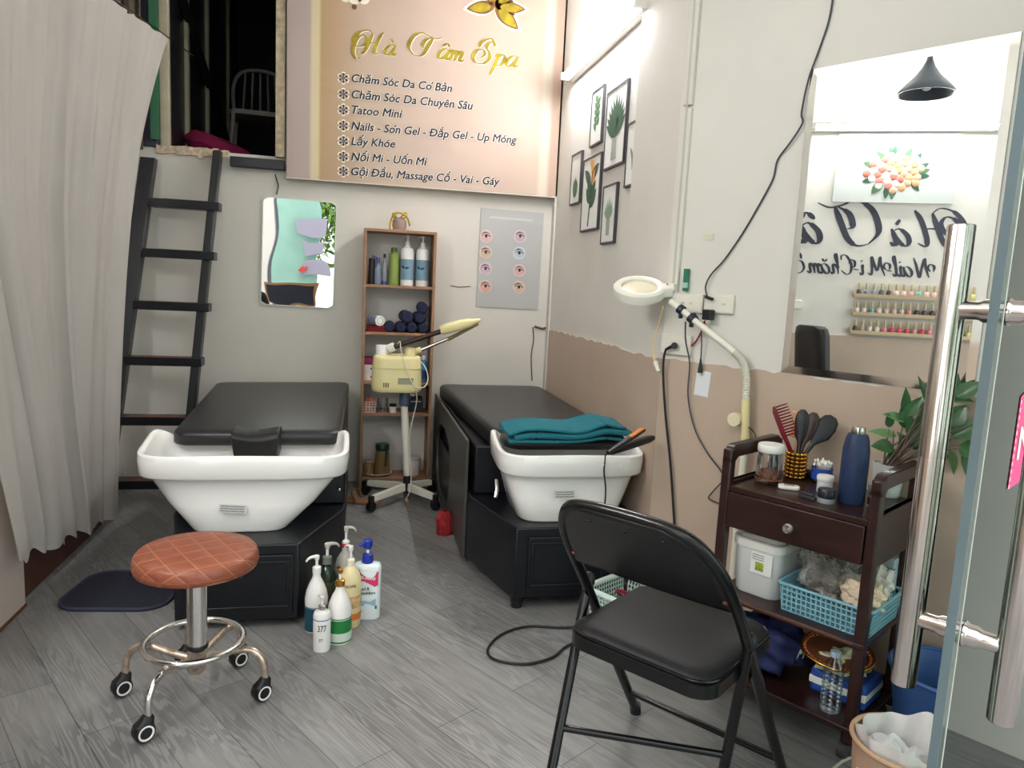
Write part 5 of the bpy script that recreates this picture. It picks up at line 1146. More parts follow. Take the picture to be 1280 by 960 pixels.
# flat gadgets and creams
t = oncart(986, 611, TOPZ, 'timer', 'white flat rounded gadget with a grey window lying at the trolley front edge', 'gadget', .5); MB().prism(rrect(.062, .036, .014), lambda u, v, w: (u, v, w), 0, .011).build('case', WPL, t, bevel=.003); MB().prism(rrect(.030, .014, .003), lambda u, v, w: (u, v+.004, w), .011, .0117).build('screen', mat('olive grey window', (138, 134, 116), .3), t)
t = oncart(1010, 597, TOPZ, 'hair_clipper', 'black hair clipper lying behind the white gadget on the trolley top', 'clipper', -.4); MB().loft([[(x_, k*a_, .014+k*b_*.85) for a_, b_ in sup(1, 1, 3, 16)] for x_, k in ((-.065, .008), (-.055, .014), (0, .0155), (.04, .014), (.055, .012))]).build('body', BLACKPL, t); MB().box(.055, -.014, .008, .066, .014, .018).build('blade', STEEL, t)
t = oncart(1009, 623, TOPZ, 'hair_clip', 'small dark grey clip lying in front of the cream jars on the trolley top', 'clip', -.25); MB().prism([(-.026, -.008), (.0, -.012), (.028, -.006), (.026, .008), (.0, .012), (-.024, .009)], lambda u, v, w: (u, v, w), 0, .010).build('lower_jaw', mat('dark grey plastic', (46, 48, 54), .4), t, bevel=.002); MB().prism([(-.022, -.006), (.0, -.009), (.022, -.004), (.02, .006), (-.02, .006)], lambda u, v, w: (u, v, w), .0105, .017).build('upper_jaw', MATS['dark grey plastic'], t, bevel=.002)
t = oncart(1032, 628, TOPZ, 'cream_jar', 'dark cream jar with grey base in front of the navy bottle', 'jar'); MB().lathe([(0, 0), (.022, 0), (.0235, .003), (.0235, .014), (.022, .015)]).build('base', mat('grey translucent base', (150, 156, 158), .2), t); MB().lathe([(.0238, .0155), (.0245, .018), (.0245, .036), (.022, .040), (0, .040)]).build('lid', mat('dark blue black lid', (30, 34, 44), .3), t)
t = oncart(1030, 615, TOPZ, 'cream_jar', 'cream jar with a white lid just behind the dark cream jar', 'jar'); MB().lathe([(0, 0), (.021, 0), (.022, .003), (.022, .034), (.021, .036)]).build('base', mat('pale jar', (200, 204, 204), .3), t); MB().lathe([(.0235, .0365), (.0242, .039), (.0242, .048), (.022, .051), (0, .051)]).build('lid', WPL, t)
# potted plant
PP = Z(1112, 580, TOPZ+.095); PP.z = TOPZ; t = thing('potted_plant', 'leafy green plant in a white pot at the right end of the trolley top', 'plant', PP, ROTF)
MB().lathe([(0, 0), (.036, 0), (.038, .004), (.046, .092), (.047, .098), (.0435, .098), (.042, .088), (.034, .006), (0, .006)], seg=36).build('pot', mat('white glazed pot', (226, 228, 226), .25), t)
mb = MB(); mb.lathe([(0, .07), (.0405, .07), (.0415, .086), (0, .089)], seg=24); mb.build('soil', mat('dark soil', (84, 66, 52), .9, var=.4, vscale=60), t)
rnd = random.Random(11)
for k in range(12): a_ = rnd.uniform(0, 2*pi); r_ = rnd.uniform(.015, .034); MB().ball((r_*cos(a_), r_*sin(a_), .089), rnd.uniform(.005, .008), 1, .8, .6, 8).build('pebble', mat('tan pebble', (176, 152, 122), .7, var=.2, vscale=30), t)
LEAF = mat('glossy green leaf', (52, 92, 52), .35, var=.3, vscale=18); LEAFP = mat('pale green leaf', (96, 132, 82), .4, var=.25, vscale=18); STEMM = mat('purple brown stem', (92, 72, 66), .6)
def leaf(parent, base, d_, nrm, L, wd, m_, curl=.15):
    d_ = d_.normalized(); q = d_.cross(nrm).normalized(); n_ = q.cross(d_)
    mb = MB()
    def f(u, v):
        w_ = wd*sin(pi*min(1, u*.97+.015)**.75)*(1 if u < .97 else .4); s_ = (2*v-1)
        return Vector(base)+d_*(L*u)+q*(w_*s_)+n_*(abs(s_)*w_*.28-curl*L*u*u)
    mb.sheet(f, 10, 6); return mb.build('leaf', m_, parent, True, sharp=180)
def pw(px, py, dd=0.): d = ray(px, py); k = ((PP-CP).dot(F)+dd*.6)/d.dot(F); p = CP+d*k; return p if (p-FR).dot(NN) < .365 else FL(px, py, .365)
base = PP+Vector((0, 0, .088))
vw = -F
plan = [(1130, 528, .0), (1117, 538, -.01), (1146, 540, .01), (1140, 556, -.02), (1124, 552, .0), (1111, 536, .01), (1160, 520, .03), (1190, 505, .04), (1208, 545, .02), (1180, 560, -.01), (1158, 500, .05), (1216, 530, .05)]
for i, (px, py, dd) in enumerate(plan):
    tip = pw(px, py, dd); a_ = 2*pi*i/len(plan); b_ = base+Vector((.016*cos(a_), .016*sin(a_), -.004)); m_ = b_.lerp(tip, .5)+Vector((0, 0, .02))
    MB().tube([b_, m_, tip], [.003, .0022, .0012], 7, sm=5).build('stem', STEMM, t, True)
lv = [(1132, 535, 1130, 507, .016, 0, 0), (1131, 526, 1107, 516, .013, 0, 1), (1130, 522, 1135, 486, .012, 0, 0), (1134, 520, 1152, 497, .014, .01, 0), (1117, 560, 1092, 556, .018, -.01, 0), (1120, 545, 1089, 537, .011, 0, 1), (1112, 534, 1111, 518, .010, .01, 0),
      (1126, 560, 1138, 543, .015, 0, 0), (1140, 560, 1166, 538, .022, -.01, 0), (1138, 548, 1152, 520, .018, 0, 0), (1130, 556, 1124, 540, .012, -.01, 1), (1146, 540, 1172, 515, .02, .01, 0), (1152, 520, 1170, 495, .014, .02, 0), (1158, 505, 1152, 470, .010, .03, 0),
      (1128, 566, 1108, 572, .012, -.015, 0), (1150, 556, 1186, 548, .02, -.01, 0), (1160, 540, 1194, 526, .02, .0, 0), (1190, 545, 1224, 528, .024, .02, 0), (1186, 530, 1206, 508, .022, .02, 0), (1180, 500, 1200, 470, .018, .04, 0), (1196, 496, 1226, 478, .018, .05, 0), (1200, 556, 1226, 572, .024, .01, 0), (1186, 562, 1196, 592, .014, 0, 1), (1205, 560, 1216, 600, .018, .02, 0), (1176, 560, 1172, 584, .016, -.02, 0), (1190, 500, 1216, 500, .014, .04, 0)]
for i, (x0, y0, x1, y1, wd, dd, pale) in enumerate(lv):
    b_ = pw(x0, y0, dd); e_ = pw(x1, y1, dd-.012+.02*((i*7) % 3-1)*.5); n_ = (vw+Vector((0, 0, .7))+Vector((.3*((i*5) % 3-1), 0, 0))).normalized()
    leaf(t, b_, e_-b_, n_, (e_-b_).length*1.05, wd*1.35, LEAFP if pale else LEAF)
    if i > 9: MB().tube([base, base.lerp(b_, .6)+Vector((0, 0, .01)), b_], [.0016, .0014, .001], 6, sm=4).build('stem', STEMM, t, True)
# second tier
p = loc(cart, FR+DD*.375+NN*.24); 
t = thing('rice_bin', 'translucent white storage bin with lid on the middle trolley shelf', 'container', cart.matrix_world @ Vector((0, 0, 0)), 0)
t.location = WM(cart) @ Vector((.106, .175, S2)); t.rotation_euler = (0, 0, ROTF)
mb = MB(); mb.loft([[(u, v, z) for u, v in rrect(.155*k, .235*k, .035, 6)] for z, k in ((0, .9), (.006, .93), (.15, 1.0))]); mb.build('body', mat('milky plastic', (216, 218, 216), .3), t)
lid = MB().loft([[(u, v, z) for u, v in rrect(.168*k, .248*k, .04, 6)] for z, k in ((.150, 1), (.172, 1), (.176, .97), (.177, .9), (.188, .86), (.190, .8))]).build('lid', mat('white lid plastic', (232, 230, 222), .3), t)
MB().box(.03, .112, .16, .06, .128, .178).build('latch', mat('teal latch', (30, 120, 130), .4), t)
MB().box(-.012, -.1188, .075, .056, -.1168, .14).build('sticker', mat('white sticker', (232, 232, 228), .5), t)
MB().box(.004, -.1195, .085, .03, -.1187, .112).build('green_picture', mat('green yellow print', (150, 170, 60), .5, var=.5, vscale=60), t)
for k in range(3): MB().box(-.008, -.1195, .118+.007*k, .03, -.1187, .1205+.007*k).build('print_line', STKP, t)
MB().box(-.02, -.1195, .146, -.0, -.1187, .147).build('blank', MATS['white sticker'], t)
# blue lattice basket with bags
BSK = mat('light blue plastic', (126, 176, 192), .45)
t = thing('basket', 'light blue lattice basket full of bags on the middle trolley shelf', 'basket', WM(cart) @ Vector((.330, .155, S2)), ROTF)
bw, bd, bh = .120, .110, .083
def lat_side(parent, A, B, h, n, m, flare, mt):
    """openwork wall from A to B (2-D), height h, leaning outward by flare (2-D)"""
    A, B, fl_ = Vector((*A, 0)), Vector((*B, 0)), Vector((*flare, h)); mb = MB(); d_ = (B-A).normalized(); nn = d_.cross(Vector((0, 0, 1)))*.0012
    def bar(p0, p1, w_, wdir):
        mb.loft([[p-wdir*w_-nn, p+wdir*w_-nn, p+wdir*w_+nn, p-wdir*w_+nn] for p in (p0, p1)])
    for k in range(n+1): f = k/n; p0 = A.lerp(B, f); bar(p0, p0+fl_, .0022, d_)
    for k in range(m+1): f = k/m; bar(A+fl_*f, B+fl_*f, .0022, Vector((0, 0, 1)))
    return mb.build('lattice_side', mt, parent)
for A, B, fv, n_ in (((-bw, -bd), (bw, -bd), (0, -.012), 17), ((bw, -bd), (bw, bd), (.012, 0), 18), ((bw, bd), (-bw, bd), (0, .012), 17), ((-bw, bd), (-bw, -bd), (-.012, 0), 18)): lat_side(t, A, B, bh, n_, 5, fv, BSK)
MB().box(-bw, -bd, 0, bw, bd, .003).build('floor_plate', BSK, t); MB().tube([(u, v, bh) for u, v in rrect(2*bw+.026, 2*bd+.026, .012, 4)], .0045, 8, True).build('rim', BSK, t)
def crumple(name, label, cat, p, r, sc, m_, seed, amp=.25, rz=0., sharp=25):
    mb = MB(); bmesh.ops.create_icosphere(mb.bm, subdivisions=4, radius=r); rnd = random.Random(seed); ph = [rnd.uniform(0, 6) for _ in range(9)]
    for v in mb.bm.verts:
        n_ = v.co.normalized(); k = 1+amp*(sin(n_.x*7+ph[0])*sin(n_.y*8+ph[1])+.6*sin(n_.z*9+ph[2]+n_.x*5)+.4*sin(n_.y*17+ph[3])*sin(n_.x*15+ph[4]))+.10*sin(n_.x*31+ph[5])*sin(n_.y*29+ph[6])*sin(n_.z*27+ph[7])+rnd.uniform(-.012, .012)
        v.co = Vector((n_.x*r*k*sc[0], n_.y*r*k*sc[1], n_.z*r*k*sc[2]))
    zm = min(v.co.z for v in mb.bm.verts)
    for v in mb.bm.verts: v.co.z -= zm
    o = mb.build(name, m_, origin=0, sharp=sharp); o.location = p; o.rotation_euler = (0, 0, rz); return tag(o, label, cat)
FILM = glassy('crinkled clear film', (236, 235, 230), .12, .88)
crumple('plastic_bag', 'crinkled clear plastic bag in the blue basket', 'bag', WM(cart) @ Vector((.292, .155, S2+.012)), .068, (1.05, 1.2, 1.3), FILM, 4, .3, .3)
crumple('bag_contents', 'grey bundle inside the clear bag in the blue basket', 'bundle', WM(cart) @ Vector((.292, .16, S2+.02)), .048, (1.1, 1.2, .9), mat('grey beige wrap', (150, 140, 130), .6, var=.35, vscale=30), 9, .25)
crumple('paper_packet', 'cream paper packet with red corner at the right of the blue basket', 'packet', WM(cart) @ Vector((.395, .13, S2+.035)), .05, (1.0, 1.5, .9), mat('cream paper', (224, 206, 180), .6, var=.12, vscale=24), 12, .18)
crumple('paper_packet', 'white paper packet behind the cream one in the blue basket', 'packet', WM(cart) @ Vector((.405, .215, S2+.035)), .042, (1.0, 1.1, 1.2), mat('white paper', (226, 220, 210), .6), 15, .18)
t = thing('box', 'pale blue carton with dark lettering at the right end of the middle trolley shelf', 'box', WM(cart) @ Vector((.50, .20, .31)), ROTF)
t.location = WM(cart) @ Vector((.375, .292, S2)); MB().box(-.05, -.018, 0, .055, .028, .165).build('carton', mat('pale blue carton', (190, 202, 208), .5), t, bevel=.002)
put_text('Kotex', mat('teal lettering', (26, 96, 120), .5), t, (-.02, .125), (.06, .125), -.0186, .02)
# bottom tier
crumple('cloth_bag', 'navy cloth bag with white lettering on the bottom trolley shelf', 'bag', WM(cart) @ Vector((.135, .14, S3)), .10, (1.15, 1.2, .8), mat('navy bag cloth', (30, 38, 82), .8, var=.2, vscale=14), 21, .16, .2, 180)
bagt = [o for o in C.objects if o.name.startswith('cloth_bag')][0]
from mathutils.bvhtree import BVHTree
bv_ = BVHTree.FromPolygons([v.co for v in bagt.data.vertices], [tuple(p.vertices) for p in bagt.data.polygons])
me = text_mesh('Mut', .02, .35); xs = [v.co.x for v in me.vertices]
for v in me.vertices:
    x, z = (v.co.x-min(xs))*.042-.005, .085+v.co.y*.045
    h = bv_.ray_cast(Vector((x, -.4, z)), Vector((0, 1, 0)))[0]
    v.co = Vector((x, (h.y if h else -.1)-.0015, z))
me.materials.append(WPL); o = bpy.data.objects.new('lettering', me); C.objects.link(o); o.parent = bagt
t = thing('plate_tray', 'brown and gold round tray lying on top of the packets on the bottom shelf', 'tray', WM(cart) @ Vector((.345, .14, S3+.125)), ROTF)
t.rotation_euler = (.10, .06, ROTF)
MB().lathe([(0, 0), (.07, 0), (.098, .008), (.10, .012), (.096, .012), (.07, .004), (0, .004)], seg=44).build('dish', mat('brown lacquer', (112, 66, 44), .3), t)
mb = MB()
for k in range(40): a_ = 2*pi*k/40; mb.ball((.089*cos(a_), .089*sin(a_), .010), .0045, seg=7)
mb.build('orange_border', mat('orange gold trim', (196, 108, 52), .4), t); MB().torus((0, 0, .0125), .099, .0040, 44).build('gold_rim', GOLD, t)
t = thing('tissue_pack', 'blue and white tissue pack at the right of the bottom trolley shelf', 'pack', WM(cart) @ Vector((.37, .18, S3)), ROTF)
MB().box(-.085, -.07, 0, .075, .07, .075).build('pack', mat('cobalt blue print', (38, 74, 150), .4), t, bevel=.012); MB().box(-.0852, -.0712, .028, .0752, .0702, .050).build('white_band', WPL, t, bevel=.002)
crumple('plastic_bag', 'cream plastic bag between the tray and the blue tissue pack', 'bag', WM(cart) @ Vector((.36, .16, S3+.072)), .055, (1.5, 1.2, .5), mat('cream film', (214, 206, 170), .4), 33, .2)
t = thing('water_bottle', 'clear plastic water bottle standing at the front of the bottom trolley shelf', 'bottle', WM(cart) @ Vector((.372, .055, S3)), ROTF)
pr = [(0, 0), (.026, 0), (.029, .006)]
for k in range(8): pr += [(.029, .012+.013*k), (.0265, .018+.013*k)]
pr += [(.029, .12), (.024, .14), (.013, .155), (.012, .165)]
MB().lathe(pr, seg=24).build('bottle', glassy('bottle film', (232, 237, 238), .03, .9), t); MB().lathe([(.0135, .160), (.014, .163), (.014, .176), (0, .177)]).build('cap', mat('pale blue cap', (170, 190, 204), .4), t)

# ------------------------------------------------------------------ magnifying lamp on a stand behind the trolley
def FP(px, py, off): return FL(px, py, off)
pb = FP(923, 640, .375); pb.z = 0
t = thing('magnifier_lamp', 'white magnifying ring lamp on a bent neck, its pole behind the trolley', 'lamp', pb, ROTF)
q0, q1 = FP(927, 545, .375), FP(930, 500, .375)
MB().cyl(pb+Vector((0, 0, .02)), Vector((pb.x, pb.y, q0.z)), .0125).build('pole', IVORY, t, True)
MB().prism(rrect(.16, .07, .03), lambda u, v, w: (u, v-.0, w), 0, .03).build('base', IVORY, t)
x0 = Vector((pb.x, pb.y, 0))
ct = FP(931, 510, .372)
MB().cyl(x0+Vector((0, 0, q0.z-.01)), Vector((ct.x, ct.y, ct.z+.03)), .0145).build('tube_holder', CREAM, t, True)
kn = FP(919, 524, .36); MB().cyl(kn+NN*-.012, kn+NN*.012, .024, seg=24).build('clamp_knob', mat('ivory knob', (222, 214, 180), .4), t, True)
gp = [Vector((ct.x, ct.y, ct.z+.02)), FP(933, 474, .37), FP(928, 452, .366), FP(915, 438, .36), FP(895, 422, .352), FP(872, 404, .344), FP(855, 390, .338), FP(838, 377, .333)]
P = smooth(gp, 10); r_ = []
MB().tube(P, .0118, 12).build('gooseneck', IVORY, t, True)
n_ = int(len(P)*.42)
mb = MB()
for i in range(0, n_): 
    for f in (0,):
        d_ = (P[i+1]-P[i]).normalized(); x_, y_ = frame(d_); mb.tube([P[i]+(x_*cos(2*pi*k/14)+y_*sin(2*pi*k/14))*.0118 for k in range(14)], .0024, 5, True)
mb.build('neck_ribs', mat('ivory rib', (206, 202, 188), .45), t, True)
for i, (px, py) in enumerate(((852, 388), (864, 398))):
    c_ = min(P, key=lambda v: (v-FP(px, py, .34)).length); k = P.index(c_); d_ = (P[k]-P[k-1]).normalized()
    b_ = MB().cyl(c_-d_*.010, c_+d_*.010, .018, seg=14).build('clip_band', mat('dark navy clip', (26, 30, 44), .5), t, True); MB().box(c_.x-.006, c_.y-.006, c_.z-.032, c_.x+.006, c_.y+.006, c_.z-.012).build('clip_jaw', MATS['dark navy clip'], b_, True)
hc = FP(799, 361, .33); tc_ = (CP-hc).normalized()
nrm = (Vector((0, 0, 1))*cos(.42)+tc_*sin(.42)).normalized(); rt = (RV*.96-UV*.27); rt = (rt-nrm*rt.dot(nrm)).normalized(); nrm2 = nrm; fwd = nrm2.cross(rt)
HM = Matrix(((rt.x, fwd.x, nrm2.x), (rt.y, fwd.y, nrm2.y), (rt.z, fwd.z, nrm2.z)))
LW = mat('lamp head white', (226, 222, 212), .3)
R1 = .100
MB().lathe([(R1*.70, .010), (R1*.74, .014), (R1*.9, .016), (R1*.99, .008), (R1*1.0, -.006), (R1*.97, -.024), (R1*.9, -.028), (R1*.72, -.026), (R1*.70, -.02)], hc, 48, M=HM, ring=True).build('ring_head', LW, t, True)
MB().lathe([(0, .006), (R1*.4, .005), (R1*.71, .001), (R1*.71, -.004), (0, -.006)], hc, 40, M=HM).build('lens', mat('creamy lens cover', (222, 212, 186), .15), t, True)
jb = hc+rt*R1*1.08
mb = MB(); mb.loft([[jb+rt*u+fwd*(v*k)+nrm2*(w) for v, w in ((-.03, -.022), (.03, -.022), (.026, .018), (-.026, .018))] for u, k in ((-.03, 1.2), (.0, .9), (.022, .6))]); mb.build('head_joint', LW, t, True, bevel=.005)
MB().box(jb.x-.006, jb.y-.006, jb.z+.016, jb.x+.008, jb.y+.006, jb.z+.024).build('switch', mat('brownish red switch', (140, 84, 74), .4), t, True, bevel=.002)
pc = [FP(829, 384, .33), FP(824, 402, .36), FP(817, 425, .37), FP(817, 445, .37), FP(820, 456, .37)]
MB().tube(pc, .0038, 8, sm=6).build('flex', mat('yellowed cord', (214, 190, 140), .5), t, True); MB().cyl(FP(819, 452, .37), FP(823, 464, .37), .0095, .007).build('plug', IVORY, t, True)
for dx in (0, 4): MB().cyl(FP(821+dx, 463, .37), FP(823+dx, 468, .37), .0016).build('pin', STEEL, t, True)

# ------------------------------------------------------------------ sockets, plugs, cords and card on the flared wall
def wthing(name, label, cat, px, py, off=OFF, group=None): return thing(name, label, cat, FP(px, py, off), ROTF, group)
def socket(label, c, l, r, tp, bt, holes):
    t = wthing('wall_socket', label, 'socket', *c, OFF, 'wall sockets by the lamp'); a = loc(t, FL(l, c[1])).x; b_ = loc(t, FL(r, c[1])).x; z1 = loc(t, FL(c[0], tp)).z; z0 = loc(t, FL(c[0], bt)).z
    MB().box(a, -.016, z0, b_, 0, z1).build('plate', mat('socket ivory', (216, 212, 198), .45, var=.05, vscale=20), t, bevel=.004)
    MB().box(a+.006, -.0175, z0+.006, b_-.006, -.015, z1-.006).build('inner_face', mat('socket face', (222, 218, 206), .4), t, bevel=.002)
    for h in holes: MB().box(a+(b_-a)*h-.007, -.0195, (z0+z1)/2-.004, a+(b_-a)*h+.007, -.0165, (z0+z1)/2+.004).build('rocker', mat('rocker grey', (196, 192, 180), .4), t, bevel=.001)
    return t
socket('lower ivory wall socket with a black plug in it, under the magnifying lamp', (849, 431), 828, 866, 418, 444, ())
socket('upper left ivory switch plate behind the bent lamp neck', (863, 379), 846, 880.5, 367, 391, (.3, .6))
socket('upper right ivory wall socket holding the black adapter', (901, 380), 882.5, 919, 368, 392, (.7,))
t = wthing('green_tube_box', 'slim green carton standing on top of the switch plate', 'box', 857, 364, OFF-.012)
h_ = loc(t, FL(857, 336, OFF-.012)).z; MB().box(-.008, -.012, 0, .008, .008, h_).build('carton', mat('green carton', (28, 112, 84), .4), t, bevel=.002); MB().box(-.0085, -.0125, .012, .0085, -.0, .032).build('pale_band', mat('pale green print', (160, 200, 190), .4), t)
t = wthing('wall_bracket', 'small white plastic bracket left of the green carton', 'bracket', 846, 364, OFF-.002); MB().box(-.022, -.03, 0, .006, 0, .028).build('tray', IVORY, t, bevel=.002); MB().box(-.022, -.008, .028, -.0, 0, .062).build('back_plate', IVORY, t, bevel=.002)
t = wthing('power_adapter', 'black power adapter plugged into the upper right socket', 'adapter', 888, 400, OFF-.018); MB().box(-.016, -.035, .0, .016, 0, .038).build('body', BLACKPL, t, bevel=.003)
pl_ = loc(t, FL(884, 371, OFF-.02)); MB().cyl((pl_.x, -.014, pl_.z), (pl_.x+.03, -.014, pl_.z-.008), .006).build('plug', BLACKPL, t)
rw = [FL(881, 401, OFF-.03), FL(876, 416, OFF-.02), FL(869, 428, OFF-.012), FL(861, 435, OFF-.008)]; MB().tube(rw, .0034, 8, sm=5).build('red_wire', mat('red wire', (150, 34, 34), .5), t, True)
lc = [FL(1042, -8, OFF-.006), FL(1036, 26, OFF-.006), FL(1024, 62, OFF-.006), FL(1011, 98, OFF-.012), FL(1002, 140, OFF-.012), FL(1003, 154, OFF-.012), FL(988, 178, OFF-.012), FL(972, 200, OFF-.006), FL(966, 224, OFF-.006), FL(948, 258, OFF-.006), FL(928, 292, OFF-.006), FL(906, 324, OFF-.008), FL(889, 343, OFF-.014), FL(882, 358, OFF-.02), FL(884, 371, OFF-.02)]
GRC = mat('dark grey cable', (64, 62, 70), .5)
tag(MB().tube(lc, .0032, 8, sm=5).build('hanging_cable', GRC), 'long dark grey cable hanging down the wall past the big mirror corner', 'cable')
# black plug and floor cable
t = wthing('extension_cable', 'black cable plugged in the lower socket, running down the wall and looping on the floor', 'cable', 843, 432, OFF-.018)
MB().cyl(FL(843, 432, OFF-.017), FL(843, 432, OFF-.04), .0125).build('plug', BLACKPL, t, True); MB().cyl(FL(840, 433, OFF-.035), FL(832, 437, OFF-.035), .007, .005).build('plug_neck', BLACKPL, t, True)
w0 = FR+NN*(OFF-.02)
ec = [FL(833, 436, OFF-.035), FL(830, 446, OFF-.034), FL(829, 470, OFF-.03), FL(832, 520, OFF-.02), FL(838, 580, OFF-.02), FL(842, 640, OFF-.02), FL(844, 670, OFF-.025), FL(846, 690, OFF-.06)]
ec += [Z(840, 745, .006), Z(790, 772, .006), Z(715, 784, .006), Z(660, 783, .006), Z(627, 793, .006), Z(610, 811, .006), Z(618, 824, .006), Z(655, 830, .006), Z(690, 822, .006), Z(712, 806, .006), Z(760, 790, .007)]
MB().tube(ec, .0046, 9, sm=8).build('cord', mat('black rubber cord', (24, 25, 28), .45), t, True)
lc = [FP(857, 402, .335), FL(857, 425, OFF-.05), FL(862, 455, OFF-.02), FL(860, 495, OFF-.02), FL(868, 535, OFF-.02), FL(884, 566, OFF-.025), FL(902, 590, OFF-.04), FL(908, 605, OFF-.05)]
tag(MB().tube(lc, .0028, 8, sm=6).build('lamp_cable', GRC), 'thin dark cable drooping from the lamp clip to behind the trolley', 'cable')
t = wthing('charger_lead', 'short dark lead with a tapered black plug hanging over the small white card', 'cable', 875, 468, OFF-.02)
MB().tube([FP(868, 391, .335), FL(875, 404, OFF-.05), FL(877, 425, OFF-.03), FL(876, 450, OFF-.02)], .0024, 8, sm=5).build('cord', GRC, t, True); MB().cyl(FL(876, 448, OFF-.02), FL(875, 466, OFF-.02), .003, .010).build('plug', BLACKPL, t, True)
lc = [FL(905, 600, OFF-.03), FL(888, 618, OFF-.02), FL(887, 624, OFF-.02), FL(898, 629, OFF-.04)]
tag(MB().tube(lc, .0028, 8, sm=6).build('loose_cable', GRC), 'small dark loop of cable sticking out left of the trolley post', 'cable')
lc = [FP(936, 534, .36), FP(943, 541, .38), FP(946, 552, .38)]; tag(MB().tube(lc, .0025, 8, sm=6).build('switch_cable', GRC), 'short dark cable behind the lamp pole above the trolley arm', 'cable')
t = wthing('payment_card', 'small white card stuck to the beige wall under the sockets', 'card', 876, 496, OFF-.005); t.rotation_euler = (0, .06, ROTF)
MB().box(-.030, -.002, 0, .030, 0, .098).build('card', mat('white card', (222, 224, 226), .5), t); MB().box(-.0285, -.0026, .002, .0285, -.0019, .004).build('border_line', mat('blue grey line', (130, 140, 160), .5), t)
tag(MB().box(-.02, 0, 0, .02, .003, .022).build('wall_patch', mat('yellowed tape', (206, 202, 178), .6), origin=0), 'pale yellowish tape patch on the wall above the adapter', 'patch')
o = bpy.data.objects['wall_patch']; o.location = FL(885, 300, OFF-.0035); o.rotation_euler = (0, 0, ROTF)

# ------------------------------------------------------------------ big bevelled mirror on the flared wall
P4 = [FL(*p) for p in ((1012, 88), (1278, 40), (980, 465), (1157, 487))]
t = thing('large_mirror', 'large frameless wall mirror above the trolley, showing the opposite wall', 'mirror', FL(1000, 466), ROTF)
L4 = [loc(t, p) for p in P4]
ax, bx_ = (L4[0].x+L4[2].x)/2, L4[1].x; z0, z1 = (L4[2].z+L4[3].z)/2, (L4[0].z+L4[1].z)/2
MB().box(ax, -.006, z0, bx_, 0, z1).build('backing', mat('mirror back', (150, 152, 150), .5), t)
bv = .024
MB().box(ax+bv, -.0074, z0+bv, bx_-bv, -.0062, z1-bv).build('mirror_sheet', MIRROR, t)
BV = mat('bevelled mirror', (236, 238, 234), .06, 1)
for a, b_, c_, d_ in (((ax, z0), (bx_, z0), (bx_-bv, z0+bv), (ax+bv, z0+bv)), ((bx_, z0), (bx_, z1), (bx_-bv, z1-bv), (bx_-bv, z0+bv)), ((bx_, z1), (ax, z1), (ax+bv, z1-bv), (bx_-bv, z1-bv)), ((ax, z1), (ax, z0), (ax+bv, z0+bv), (ax+bv, z1-bv))):
    mb = MB(); mb.face([mb.v((a[0], -.0062, a[1])), mb.v((b_[0], -.0062, b_[1])), mb.v((c_[0], -.0075, c_[1])), mb.v((d_[0], -.0075, d_[1]))]); mb.build('bevel', BV, t)

# ------------------------------------------------------------------ glass door leaf with two bar handles
r = ray(1215, 590); E0 = CP+r*.95; E0.z = 0
t = thing('glass_door', 'open frameless glass door leaf at the right edge with steel bar handles', 'door', E0, radians(32))    # local x: along the leaf, y: into the room
PANE = glassy('greenish pane', (226, 238, 232), .0, .98, 1.)
MB().box(.004, -.006, .012, 1.24, .006, 2.3).build('pane', PANE, t, bevel=.001)
MB().box(-.0005, -.006, .012, .004, .006, 2.3).build('polished_edge', mat('green glass edge', (92, 108, 112), .12, var=.2, vscale=6, stretch=(1, 1, .2)), t)
MB().box(.022, -.0066, .012, .026, .0066, 2.3).build('edge_seal', mat('pale seal', (206, 212, 206), .3), t)
HS = mat('polished steel', (214, 206, 200), .13, 1)
for sgn in (1, -1):
    h = MB(); y = sgn*.062; h.lathe([(0, .695), (.0165, .695), (.0175, .697), (.0175, 1.363), (.0165, 1.365), (0, 1.365)], (.05, y, 0), 28); hb = h.build('bar_handle', HS, t, sharp=30)
    MB().lathe([(.01765, 1.04), (.0177, 1.0402), (.0177, 1.3645), (.0168, 1.3655), (0, 1.3657)], (.05, y, 0), 28).build('film_sleeve', glassy('clear sleeve', (252, 252, 251), .1, .95), hb, sharp=30)
    for z in (1.25, .80):
        MB().lathe([(.0125, 0), (.0125, .034), (.016, .040), (.016, .050), (.019, .0555), (0, .0555)], (.05, y, z), 20, M=Matrix(((1, 0, 0), (0, 0, -sgn), (0, sgn, 0)))).build('standoff', HS, hb)
def DP(px, py, y=-.0066): d = ray(px, py); n_ = Vector((-sin(radians(32)), cos(radians(32)), 0)); p = E0+n_*y; k = (p-CP).dot(n_)/d.dot(n_); return loc(t, CP+d*k)
A_, B_, C_, D_ = DP(1259, 612), DP(1276, 496), DP(1292, 478), DP(1292, 590)
PINK = mat('pink sticker', (226, 62, 128), .5)
mb = MB(); V = [mb.v((p.x, -.0072, p.z)) for p in (A_, D_, C_, B_)]; mb.face(V); o = mb.build('pink_sticker', PINK, t); 
n_ = 12
for k in range(n_): 
    p = A_.lerp(B_, (k+.3)/n_); MB().box(p.x+.003, -.0078, p.z-.003, p.x+.007, -.0072, p.z+.003).build('white_dash', WPL, t)
a_ = DP(1269, 574); b_ = DP(1283, 566); put_text('N', WPL, t, (a_.x, a_.z), (b_.x, b_.z), -.0079, .05, 0, .03)

